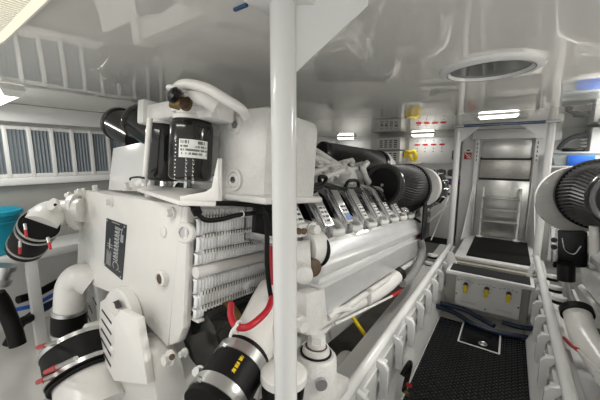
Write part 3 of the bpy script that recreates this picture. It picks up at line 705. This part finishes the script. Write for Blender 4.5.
# engine feet on the bed
def mount(p, root, r_=.075):
    p = V(p)
    mb = MB('rubber').lathe(p, (0, 0, 1), [(-.06, r_*.95), (-.03, r_*.95)], 28); o = mb.build('engine_mount', root)
    MB('cast').lathe(p, (0, 0, 1), [(-.03, r_), (-.01, r_), (.0, r_*.9), (.004, r_*.4)], 28).build('mount_cap', o)
for q in ((0.89,3.7121,0.0075), (0.89,3.5469,-0.0785), (0.89,3.3915,-0.1594)): mount(q, eng)
fm = V((0.93,0.4807,0.0264)); 
ft = MB('cast').lathe(fm + V(0, 0, -.22), (0, 0, 1), [(0, .125), (.10, .118), (.19, .112), (.205, .10)], 36).build('engine_foot', eng)
MB('rubber').lathe(fm + V(0, 0, -.012), (0, 0, 1), [(0, .085), (.006, .085)], 28).build('foot_seal', ft)
mb = MB('cast').lathe(fm, (0, 0, 1), [(-.01, .075), (.02, .07), (.022, .05), (.05, .048)], 28); mb.cyl(fm + V(0, 0, .045), fm + V(0, 0, .085), .05, .045, 6); mb.use('bronze').torus(fm + V(0, 0, .024), (0, 0, 1), .055, .004, 24, 6); mb.build('foot_bolt', ft)
MB('cast').box(fm + V(-.02, .04, -.26), (.26, .36, .08), .012).build('foot_plate', ft)
MB('castal').cyl(fm + V(.085, -.08, -.10), fm + V(.10, -.095, -.10), .03, n=16).build('foot_port', ft)
mb = MB('white').lathe((0.98,0.1341,0.1019), (0, 0, 1), [(-.03, .10), (0, .10), (.012, .085)], 32); mb.use('rubber').lathe(V((0.98,0.1341,0.1019)) + V(0, 0, -.10), (0, 0, 1), [(0, .09), (.07, .095)], 32); mb.build('drain_pot', eng)
MB('white').tube([(0.7,0.6719,-0.1147), (0.76,0.7834,-0.0384), (0.78,0.901,0.0077)], .05, 16).build('cross_pipe', eng)

# ================================================================ STARBOARD ENGINE (only its near side shows)
e2 = thing('diesel_engine', 'white diesel engine at the right edge of the photo, right of the aisle', 'engine', (1.2,0.6,0.8), TILT)
block(e2)
def R2(p): q = V(p) - V(1.50, .75, .60); return Matrix.Rotation(-TILT, 3, 'X') @ q
bank(e2, -1, True, R2((.72, 3.15, 1.30)), (-.12, 1, .05), .50, .225, .30, False, (-.12, .10, -.06))
ecu = MB('dkplastic').prism([R2((0.3685,3.25,0.6519)), R2((0.5833,3.25,0.7004)), R2((0.5527,3.25,0.9986)), R2((0.3379,3.25,0.9752))], (0, .14, 0), .012).build('control_box', e2)
MB('castal').tube([R2((0.3972,3.22,0.9301)), R2((0.4256,3.22,0.8315)), R2((0.4837,3.22,0.8082)), R2((0.5186,3.22,0.8827))], .005, 8).build('box_chain', ecu)
MB('castal').prism([R2((0.3451,3.2,0.7159)), R2((0.3895,3.2,0.7253)), R2((0.3617,3.2,1.0147)), R2((0.3176,3.2,1.0085))], (0, .03, 0), .004).build('side_bracket', ecu)
for q in ((0.3463,3.2,0.9091), (0.352,3.2,0.8492)): MB('dkplastic').hexbolt(R2(q), (0, -1, 0), .016, .025).build('bolt', ecu)
MB('white').cyl(R2((0.6084,3.2,0.7219)), R2((0.5733,3.2,1.0608)), .03, n=16).build('pipe_stub', e2)
MB('dkplastic').cyl(R2((0.454,3.2,0.5821)), R2((0.4407,3.2,0.7189)), .06, n=18).build('cable_boot', e2)
rp2 = [R2((0.6,2.3875,0.2875)), R2((0.56,2.5772,0.3093)), R2((0.52,2.7637,0.3465)), R2((0.5,2.9127,0.4247))]
rr2 = 0.0844
ce = MB('white').tube(rp2, rr2, 26).build('crankcase_pipe', e2)
ed = (rp2[-1]-rp2[-2]).normalized(); MB('rubber').lathe(rp2[-1] - ed*.01, ed, [(0, rr2*1.05), (0, rr2*1.2), (.05, rr2*1.2), (.055, rr2)], 30).build('black_cap', ce)
lv2 = MB('white').tube([R2((0.5,2.0736,0.45)), R2((0.47,2.5938,0.3062))], .009, 10, 0).build('stop_lever', e2)
MB('red').tube([R2((0.47,2.5636,0.3162)), R2((0.465,2.7904,0.232)), R2((0.46,2.997,0.1673))], .014, 12).build('red_handle', lv2)
for q in ((((0.52,3.9955,0.4056)), ((0.52,3.6969,0.3207)), ((0.53,3.3374,0.2954))), (((0.54,3.8775,0.4704)), ((0.54,3.5945,0.3655)), ((0.55,3.2343,0.3471)))):
    MB('wire').tube([R2(p) for p in q], .02, 12).build('braided_hose', e2)
for q in ((0.47,4.0803,0.3319), (0.46,3.7098,0.341), (0.455,3.3769,0.3597)): mount(R2(q), e2, .055)

SIZE = 1.0
# ================================================================ AISLE: plate, hatch, rails, step box
tp_ = thing('tread_plate', 'black diamond tread plate covering the floor of the aisle', 'floor plate', (-.09, 1.4, 0))
MB('panel').span((-.385, -2.0, -.012), (.385, 1.70, .004), .002).build('edge_trim', tp_)
mb = MB('tread'); mb.span((-.366, -2.0, .0), (.361, 1.685, .008))
for i in range(38):
    for j in range(58):
        x = -.352 + i*.0188; y = -.45 + j*.0365 + (i % 2)*.018
        if y > 1.67: continue
        a = math.radians(45 if i % 2 else -45); dx, dy = math.cos(a)*.013, math.sin(a)*.013; nx, ny_ = -math.sin(a)*.0042, math.cos(a)*.0042
        mb.use('lug'); b4 = [mb.bm.verts.new((x-dx, y-dy, .008)), mb.bm.verts.new((x+nx, y+ny_, .008)), mb.bm.verts.new((x+dx, y+dy, .008)), mb.bm.verts.new((x-nx, y-ny_, .008))]; t_ = [mb.bm.verts.new((x - dx*.5, y - dy*.5, .0130)), mb.bm.verts.new((x + dx*.5, y + dy*.5, .0130))]
        mb.face([b4[0], b4[1], t_[1], t_[0]]); mb.face([b4[1], b4[2], t_[1]]); mb.face([b4[2], b4[3], t_[0], t_[1]]); mb.face([b4[3], b4[0], t_[0]])
mb.build('plate', tp_, 0)
ht = thing('floor_hatch', 'small black hatch with a white border let into the tread plate', 'hatch', (-.10, 2.92, .012))
MB('panel').span((-.155, -.20, 0), (.155, .20, .006), .002).build('border', ht)
MB('tread').span((-.142, -.187, .004), (.142, .187, .009), .001).build('lid', ht)
mb = MB('steel').torus((.03, -.13, .012), (0, 0, 1), .028, .005, 24, 8); mb.cyl((.03, -.13, .008), (.03, -.13, .014), .016, n=16); mb.build('lift_ring', ht)

def rail(name, x, y0, y1, z, lab, side, nb, yb0, dyb):
    t = thing(name, lab, 'handrail', (x, y0, z))
    MB('rail').tube([(0, 0, 0), (0, y1-y0, 0)], .030, 24, 0).build('tube', t)
    for k in range(nb):
        y = yb0 + k*dyb - y0
        mb = MB('rail'); sx = -side
        mb.prism([(sx*.012, y, -.045), (sx*.058, y, -.06), (sx*.078, y, -.09), (sx*.078, y, -.24), (sx*.066, y, -.265), (sx*.036, y, -.265), (sx*.036, y, -.11), (sx*.012, y, -.085)], (0, .032, 0), .003)
        mb.prism([(sx*.02, y + .032, -.24), (sx*.052, y + .032, -.24), (sx*.052, y + .032, -.20), (sx*.02, y + .032, -.20)], (0, .05, 0), .003)
        mb.prism([(sx*.02, y + .032, -.10), (sx*.052, y + .032, -.10), (sx*.052, y + .032, -.075), (sx*.02, y + .032, -.075)], (0, .05, 0), .003)
        mb.build('bracket', t)
    MB('rail').span((-.012, 0, -.09), (.012, y1-y0, -.02)).build('web', t)
    return t
rail('handrail', -.543, -.4, 4.05, .50, 'long white tubular rail on the left of the aisle tread plate', -1, 10, 1.22, .28)
rail('handrail', .314, -.4, 4.05, .50, 'long white tubular rail on the right of the aisle tread plate', 1, 9, 1.285, .275)

# support posts with flanges and gussets at the ceiling
def post(x, y, z0, r_, gdir, lab, gl, gh, flange):
    t = thing('support_post', lab, 'post', (x, y, z0))
    h = CEIL - z0
    MB('rail').cyl((0, 0, 0), (0, 0, h), r_, n=32).build('tube', t)
    g0 = V(gdir).normalized(); sd = V(0, 0, 1).cross(g0)*.006
    MB('rail').prism([g0*r_*.9 - sd + V(0, 0, h), g0*(r_ + gl) - sd + V(0, 0, h), g0*(r_ + gl) - sd + V(0, 0, h - .012), g0*r_*.9 - sd + V(0, 0, h - gh)], sd*2).build('gusset', t, 20)
    MB('rail').box((0, 0, h - .006), (flange, flange, .012), .004).build('flange', t)
    return t
post(-.477, .600, .41, .0325, (.80, .60, 0), 'thick white post nearest the camera, rising in front of the left engine', .17, .165, .13)
post(-.565, 4.17, .40, .036, (1, 0, 0), 'white post left of the ladder, at the far end of the left rail', .20, .19, .12)
post(.318, 4.17, .40, .036, (-1, 0, 0), 'white post right of the ladder, at the far end of the right rail', .24, .19, .12)
tag(MB('bluetape').span((-.63, 4.12, CEIL - .016), (.38, 4.13, CEIL - .002)).build('ceiling_joint_strip', None, 0), 'thin dark blue strip along the ceiling between the two ladder posts', 'strip')
tag(MB('bluetape').span((-.60, .555, CEIL - .008), (-.555, .562, CEIL - .001)).build('ceiling_joint_strip', None, 0), 'short blue strip on the ceiling beside the nearest post', 'strip')

# step box with three valves
sb = thing('valve_box', 'white box with three yellow handled valves, below the dark tread step', 'box', (-.09, 3.2, 0))
MB('hull').span((-.26, .0, .125), (.26, .16, .465), .006).build('case', sb)
MB('panel').span((-.262, -.014, .13), (.262, .0, .46), .004).build('front_panel', sb)
for k, x in enumerate((-.175, .0, .17)):
    hb = MB('ink'); hb.cyl((x, -.014, .365), (x, -.045, .365), .020, n=16)
    o = hb.build('valve_knob', sb)
    mb = MB('yellow'); mb.span((x - .014, -.05, .285), (x + .014, -.038, .365), .004); mb.span((x - .028, -.046, .325), (x + .028, -.040, .337), .002); mb.build('valve_lever', o)
    mb = MB('ink'); 
    for q in range(5): mb.strip((x - .075 + q*.03, -.0145, .392 + .012*math.cos((q - 2)*.8)), (x - .055 + q*.03, -.0145, .392 + .012*math.cos((q - 2)*.8)), .004, (0, -1, 0), .001)
    mb.build('valve_marking', sb, 0)
mb = MB('plateink')
for x0 in (-.21, .08):
    for row in range(2): mb.strip((x0, -.0145, .185 - row*.012), (x0 + .13, -.0145, .185 - row*.012), .004, (0, -1, 0), .001)
mb.build('small_print', sb, 0)
for x, z in ((.0, .155), (.25, .25), (-.25, .25)): MB('ink').cyl((x, -.013, z), (x, -.018, z), .007, n=10).build('screw', sb)
ts = thing('tread_step', 'narrow dark tread in a white frame on top of the valve box', 'step', (-.09, 3.2, .465))
MB('panel').span((-.345, -.11, .001), (.345, .15, .04), .01).build('frame', ts)
mb = MB('grip').span((-.315, -.085, .03), (.315, .13, .043), .002)
for k in range(22): mb.span((-.28 + k*.0265, -.07, .04), (-.268 + k*.0265, .12, .046))
mb.build('grip_insert', ts, 0)
gt = MB('grip'); gt.span((-.33, 3.42, .40), (.16, 3.56, .42), .003)
for k in range(24): gt.span((-.325 + k*.02, 3.42, .418), (-.317 + k*.02, 3.56, .428))
tag(gt.build('lower_tread', None, 0), 'dark ribbed tread behind and below the white framed step', 'step')
struct(MB('beige').span((-.50, 3.60, -.1), (.30, 3.66, .44)), 'trim_7', 0)
for poly, lab, nm in (([(-.475, .10), (-.36, .10), (-.36, .44), (-.43, .60), (-.475, .60)], 'white side plate left of the step, joining the left rail', 'side_plate'),
                  ([(.25, -.005), (.19, -.005), (.19, .42), (.23, .62), (.25, .62)], 'white side plate right of the step, joining the right rail', 'side_plate')):
    tag(MB('wall').prism([(x, 3.40, z) for x, z in poly], (0, .02, 0), .004).build(nm), lab, 'plate')
tag(MB('hull').span((-.46, 3.36, .0), (.24, 3.40, .40), .003).build('back_plate'), 'grey white plate standing behind the valve box', 'plate')
for pts, lab in (([(-0.5034,3.0953,0.1), (-0.3355,3.1573,0.05), (-0.1517,3.056,0.035), (0.0443,3.0388,0.035), (0.2595,3.0917,0.04)], 'dark navy hose running under the valve box, nearest the tread plate'),
            ([(-0.4761,3.1442,0.12), (-0.2806,3.1916,0.095), (-0.12,3.1223,0.085), (-0.0049,3.0495,0.08)], 'dark navy hose bending down under the middle of the valve box'),
            ([(0.0518,3.1293,0.1), (0.1267,3.1225,0.1), (0.1848,3.125,0.1), (0.2828,3.1371,0.11)], 'dark navy hose at the right end under the valve box')):
    tag(MB('navy').tube(pts, .022, 14).build('hose'), lab, 'hose')

# landing with rubber mat, ladder
lf = MB('panel'); lf.span((-.45, 3.68, .44), (.34, 4.9, .48), .006); 
struct(lf, 'floor_landing')
tag(MB('mat').span((-.335, 3.76, .481), (.255, 4.76, .492), .004).build('rubber_mat'), 'black rubber mat on the landing at the foot of the ladder', 'mat')
ld = thing('boarding_ladder', 'white ladder with grey treads against the stainless door at the end of the aisle', 'ladder', (-.075, 4.80, .48))
def rail_pts(x): return [(x, -.03, .03), (x, .035, .66), (x, .06, .70)]
for x in (-.21, .21):
    MB('panel').tube(rail_pts(x), .013, 12, 0).build('ladder_rail', ld)
    MB('panel').lathe((x, -.03, .012), (0, 0, 1), [(0, .045), (.012, .04), (.018, .015)], 18).build('foot', ld)
for z in (.24, .40, .56):
    mb = MB('ssdark'); mb.span((-.205, -.10, z), (.205, .03, z + .022), .004); mb.build('tread', ld)
dp_ = thing('door_panel', 'tall stainless panelled hatch door behind the ladder', 'door', (-.075, 4.92, .48))
MB('ssteel').span((-.30, -.01, .0), (.30, .02, .80), .004).build('lower_panel', dp_)
MB('ssdark').span((-.285, -.015, .83), (.285, .015, 1.08), .004).build('middle_panel', dp_)
MB('ssteel').span((-.27, -.02, 1.105), (.27, .01, 1.34), .004).build('upper_panel', dp_)
mb = MB('void'); mb.span((-.29, .016, .79), (.29, .024, 1.12)); mb.build('panel_gap', dp_, 0)
for s in (-1, 1):
    mb = MB('panel'); mb.span((s*.36, -.05, 0), (s*.305, .03, 1.36), .004); mb.use('void')
    for k in range(5): mb.box((s*.332, -.0515, 1.30 - k*.055), (.010, .003, .03))
    mb.build('door_jamb', dp_, 20)
    MB('panel').prism([(s*.30, -.02, .0), (s*.40, -.45, .0), (s*.385, -.40, .10), (s*.33, -.02, .82)], (s*.012, 0, 0), .003).build('side_cheek', dp_)
MB('panel').span((-.40, -.05, 1.36), (.40, .03, 1.488), .006).build('header', dp_)
struct(MB('panel').span((-.60, 4.96, .0), (.48, 5.0, CEIL)), 'wall_end', 0)

# round porthole ring in the ceiling
pr = thing('ceiling_porthole', 'round ceiling porthole with a thick white ring and dark glass', 'porthole', (-.11, 1.52, CEIL))
MB('panel').lathe((0, 0, 0), (0, 0, -1), [(0, .190), (.010, .188), (.018, .178), (.020, .165), (.018, .152), (.006, .146)], 56, False).build('ring', pr)
MB('glass').cyl((0, 0, -.001), (0, 0, -.006), .148, n=48).build('glass', pr)
MB('castal').torus((0, 0, -.016), (0, 0, 1), .158, .004, 48, 8).build('inner_bead', pr)

# ================================================================ BACK LEFT: boxes, panel, shelf, cabinet
for z0, z1, lab in ((1.72, 1.925, 'white storage box with a printed label, upper of the pair on the far wall'), (1.51, 1.70, 'white storage box with a printed label, lower of the pair on the far wall')):
    b_ = thing('storage_box', lab, 'box', (-1.72, 5.05, z0))
    MB('panel').span((-.29, -.12, 0), (.22, .18, z1-z0), .012).build('case', b_)
    mb = MB('label'); mb.span((-.18, -.123, .02), (.20, -.119, z1-z0 - .02)); mb.use('ink')
    for k in range(4):
        for rr_ in range(4): mb.box((-.10 + k*.08, -.1235, .045 + rr_*.034), (.05, .003, .016))
    mb.build('label', b_, 0)
ip = thing('gauge_panel', 'white wall panel with a row of four red lens marks', 'panel', (-1.08, 5.20, 1.50))
MB('panel').span((-.36, 0, 0), (.40, .04, .42), .006).build('board', ip)
for k in range(4):
    x = -.22 + k*.125
    mb = MB('red'); pts = [(x + .046*math.cos(a), -.002, .30 + .014*math.sin(a)*(1 if abs(math.cos(a)) < .95 else .4)) for a in [2*math.pi*q/16 for q in range(16)]]
    mb.prism(pts, (0, -.006, 0)); mb.build('red_mark', ip, 20)
    for z in (.36, .24, .19): MB('ink').cyl((x, .001, z), (x, -.006, z), .008, n=10).build('stud', ip)
MB('bronze').span((.31, -.012, .06), (.35, .002, .20), .003).build('dark_strip', ip)
yb = thing('yellow_strap', 'bright yellow strap bundle on the shelf edge beside the storage boxes', 'strap', (-1.37, 5.08, 1.575))
mb = MB('yellow'); mb.tube([(-.09, 0, .02), (-.06, -.02, .11), (.0, -.02, .10), (.05, 0, .12), (.09, 0, .04)], .028, 10); mb.tube([(.06, 0, .12), (.085, -.01, .04), (.07, 0, -.035)], .03, 10); mb.tube([(-.02, 0, .09), (.0, -.02, .03), (.04, 0, -.035)], .03, 10); mb.build('webbing', yb)
MB('ink').span((-.115, -.02, .03), (-.07, .03, .13), .005).build('buckle', yb)
tag(MB('panel').span((-2.3, 4.95, 1.485), (-1.23, 5.24, 1.505), .003).build('shelf'), 'white shelf carrying the two storage boxes', 'shelf')
tag(MB('panel').span((-1.25, 4.9, 1.28), (-.62, 5.24, 1.305), .003).build('shelf'), 'white shelf holding dark folded cloths left of the ladder', 'shelf')
for k, (x, w) in enumerate(((-1.05, .075), (-.885, .075), (-.735, .06))):
    mb = MB('greycloth').lathe((x - w, 5.05, 1.362), (1, .1, 0), [(0, .02), (.015, .045), (w, .055), (w*1.8, .04), (w*1.9, .015)], 16)
    tag(mb.build('rolled_cloth'), ('leftmost dark grey rolled cloth on the shelf left of the ladder', 'middle dark grey rolled cloth on the shelf left of the ladder', 'dark grey rolled cloth on the shelf nearest the white post')[k], 'cloth')
cb = thing('cabinet', 'white cabinet with a small round knob under the shelf left of the ladder', 'cabinet', (-.93, 5.05, .25))
MB('panel').span((-.32, -.14, .10), (.30, .18, .93), .008).build('body', cb)
MB('panel').span((-.29, -.155, .13), (.27, -.14, .90), .006).build('door', cb)
MB('ink').lathe((.20, -.155, .80), (0, -1, 0), [(0, .012), (.012, .02), (.02, .014)], 16).build('knob', cb)
MB('void').span((-.30, -.13, 0), (.28, .16, .10)).build('plinth', cb, 0)
pc = MB('purple').lathe((-.78, 5.0, 1.235), (1, 0, 0), [(0, .02), (.02, .04), (.12, .045), (.2, .03), (.22, .01)], 14)
tag(pc.build('purple_cloth'), 'purple cloth bundle lying on top of the white cabinet', 'cloth')
sg = thing('warning_sign', 'small red and white square sign beside the left door jamb', 'sign', (-.525, 4.95, 1.62))
MB('label').span((-.055, -.006, -.06), (.055, .006, .10), .002).build('board', sg)
mb = MB('red'); mb.span((-.048, -.008, -.052), (.048, -.005, .045)); mb.use('label'); mb.strip((-.04, -.008, .035), (.04, -.008, -.04), .014, (0, -1, 0), .001); mb.strip((-.015, -.008, -.02), (.035, -.008, -.045), .008, (0, -1, 0), .001)
mb.strip((.01, -.008, .02), (.04, -.008, -.005), .007, (0, -1, 0), .001); mb.build('emblem', sg, 0)
mb = MB('ink'); mb.strip((-.02, -.007, .075), (.025, -.007, .075), .02, (0, -1, 0), .001); mb.build('print', sg, 0)
bg = MB('fog').lathe((-1.75, 4.9, 1.93), (0, 0, 1), [(0, .02)], 8) if False else None

# ================================================================ BACK RIGHT: cupboard, clear bin, arch handle
cbx = thing('wall_cupboard', 'white wall cupboard at the right edge behind the clear bin', 'cupboard', (.92, 4.95, 1.60))
MB('panel').span((-.19, -.15, 0), (.6, .28, .34), .01).build('case', cbx)
MB('ink').cyl((-.05, -.15, .25), (-.05, -.16, .25), .012, n=10).build('stud', cbx)
tag(MB('panel').prism([(.385, 4.925, 1.80), (.47, 4.925, 1.80), (.485, 4.925, 1.82), (.485, 4.925, 1.90), (.47, 4.925, 1.92), (.385, 4.925, 1.92)], (0, .03, 0), .008).build('access_plate'), 'small white rounded plate on the wall right of the ladder', 'plate')
ah = thing('duct_arch', 'grey curved duct arching over the clear bin', 'duct', (.60, 4.85, 1.665))
MB('greycloth').tube([(-.14, 0, .02), (-.12, 0, .08), (-.06, -.02, .15), (.02, -.02, .185), (.09, 0, .19)], .026, 16).build('arch', ah)
MB('dkplastic').span((-.11, -.03, .0), (.09, .03, .04), .012).build('foot', ah)
for k in range(3): MB('steel').cyl((.05, -.01, .06 + k*.04), (.10, -.03, .06 + k*.04), .014, n=12).build('bolt', ah)
tag(MB('panel').span((.37, 4.5, 1.475), (1.9, 4.955, 1.50), .003).build('shelf'), 'white shelf under the clear plastic bin on the right', 'shelf')
cbn = thing('plastic_bin', 'clear plastic bin with a lid on the right hand shelf', 'bin', (.62, 4.72, 1.501))
MB('bin').prism([(-.21, -.19, .002), (.30, -.19, .002), (.33, -.19, .135), (-.24, -.19, .135)], (0, .36, 0), .008).build('tub', cbn)
MB('bin').span((-.26, -.21, .136), (.35, .19, .158), .008).build('lid', cbn)
tag(MB('blue').span((.51, 4.505, 1.501), (.74, 4.524, 1.62), .006).build('blue_box'), 'bright blue box leaning at the front of the clear plastic bin', 'box')
cab = thing('cabinet', 'white cabinet against the far wall right of the ladder, behind the right filter', 'cabinet', (.85, 4.95, .3))
MB('panel').span((-.38, -.2, 0), (.6, .28, .93), .01).build('body', cab)
MB('ink').cyl((-.30, -.2, .80), (-.30, -.215, .80), .012, n=10).build('knob', cab)

# ================================================================ LEFT: bench, bucket, hoses
bn = thing('bench', 'white bench along the left wall carrying the turquoise bucket', 'bench', (-2.72, .35, 0))
ZB = 0.9644
MB('wall').span((-.235, -1.3, ZB - .06), (.13, .62, ZB), .006).build('top', bn)
for y in (-.40, .16, .55): MB('wall').span((.06, y - .03, .10), (.125, y + .03, ZB - .06), .004).build('leg', bn)
bk = thing('bucket', 'turquoise plastic bucket standing on the white bench', 'bucket', (-2.76, .355, ZB))
MB('teal').lathe((0, 0, .001), (0, 0, 1), [(0, .115), (.005, .122), (.255, .16), (.26, .178), (.285, .178), (.29, .17), (.28, .16), (.02, .11)], 40).build('body', bk)
MB('teal').torus((0, 0, .215), (0, 0, 1), .157, .007, 40, 8).build('rim_band', bk)
for pts, m_n, rr_, lab, cat in (
    ([(-2.45,0.3035,0.788), (-2.45,0.3231,0.7288), (-2.45,0.3399,0.6364), (-2.42,0.3516,0.5415), (-2.4,0.3562,0.4459)], 'rubber', .042, 'thick black hose hanging under the bench, nearest the left edge', 'hose'),
    ([(-2.75,0.4415,0.6038), (-2.8,0.5611,0.5949), (-2.85,0.6976,0.6195), (-2.85,0.8212,0.6618)], 'rubber', .028, 'black hose rising behind the white elbow, uppermost under the bench', 'hose'),
    ([(-2.7,0.3768,0.4638), (-2.7,0.4538,0.4637), (-2.75,0.5494,0.4804), (-2.8,0.6839,0.4883)], 'navy', .030, 'dark hose below the blue cable under the bench', 'hose'),
    ([(-2.68,0.4038,0.5677), (-2.71,0.513,0.5477), (-2.74,0.6507,0.5764), (-2.77,0.7641,0.6077)], 'blue', .014, 'blue cable running under the bench to the engine', 'cable'),
    ([(-2.5,0.3267,0.4226), (-2.5,0.3722,0.5019), (-2.55,0.413,0.5201), (-2.6,0.463,0.5081)], 'rubber', .03, 'short black hose bending behind the bench leg', 'hose')):
    tag(MB(m_n).tube(pts, rr_, 14).build('cable' if cat == 'cable' else 'hose'), lab, cat)
vf = thing('valve_fitting', 'steel valve fitting on the thick black hose under the bench', 'valve', (-2.44,0.3317,0.8688))
MB('steel').lathe((0, 0, 0), (.1, .3, 1), [(-.03, .05), (.0, .052), (.01, .04), (.06, .04), (.06, .055), (.09, .055)], 24).build('collar', vf)
# bilge bits beside the left rail
yh = MB('yellow').tube([(-0.8,1.738,0.5251), (-0.77,1.8103,0.411), (-0.74,1.8907,0.2952)], .014, 10)
tag(yh.build('yellow_hose'), 'yellow hose in the bilge between the left engine and the rail', 'hose')
tag(MB('white').tube([(-0.8,1.5469,0.2693), (-0.8,1.6303,0.2827), (-0.8,1.724,0.219), (-0.8,1.7968,0.0803), (-.8, 1.80, -.64)], .035, 16).build('bilge_pipe'), 'white bent pipe in the bilge beside the big bolt of the left engine', 'pipe')
ch = thing('coiled_hose', 'black coiled hose with red and brass ends tucked under the left rail brackets', 'hose', (-0.4579,1.8256,0.16))
MB('rubber').tube([(0, -.05, .05), (.02, .0, .10), (.02, .06, .08), (.01, .07, .0), (.01, .0, -.05), (.02, -.06, -.04)], .016, 10).build('coil', ch)
MB('red').cyl((.03, -.02, -.02), (.05, -.03, -.01), .014, n=10).build('red_end', ch)
MB('brass').cyl((.03, -.06, -.045), (.05, -.08, -.04), .013, n=10).build('brass_end', ch)

GROUPS = {'handrail': 'rails along the aisle', 'support_post': 'white support posts', 'storage_box': 'labelled storage boxes', 'rolled_cloth': 'rolled cloths on the shelf',
          'side_plate': 'side plates of the step', 'vent_board': 'square vent boards on the left wall', 'diesel_engine': 'pair of white diesel engines'}
for o in col.objects:
    k = o.name.split('.')[0]
    if o.parent is None and k in GROUPS: o['group'] = GROUPS[k]
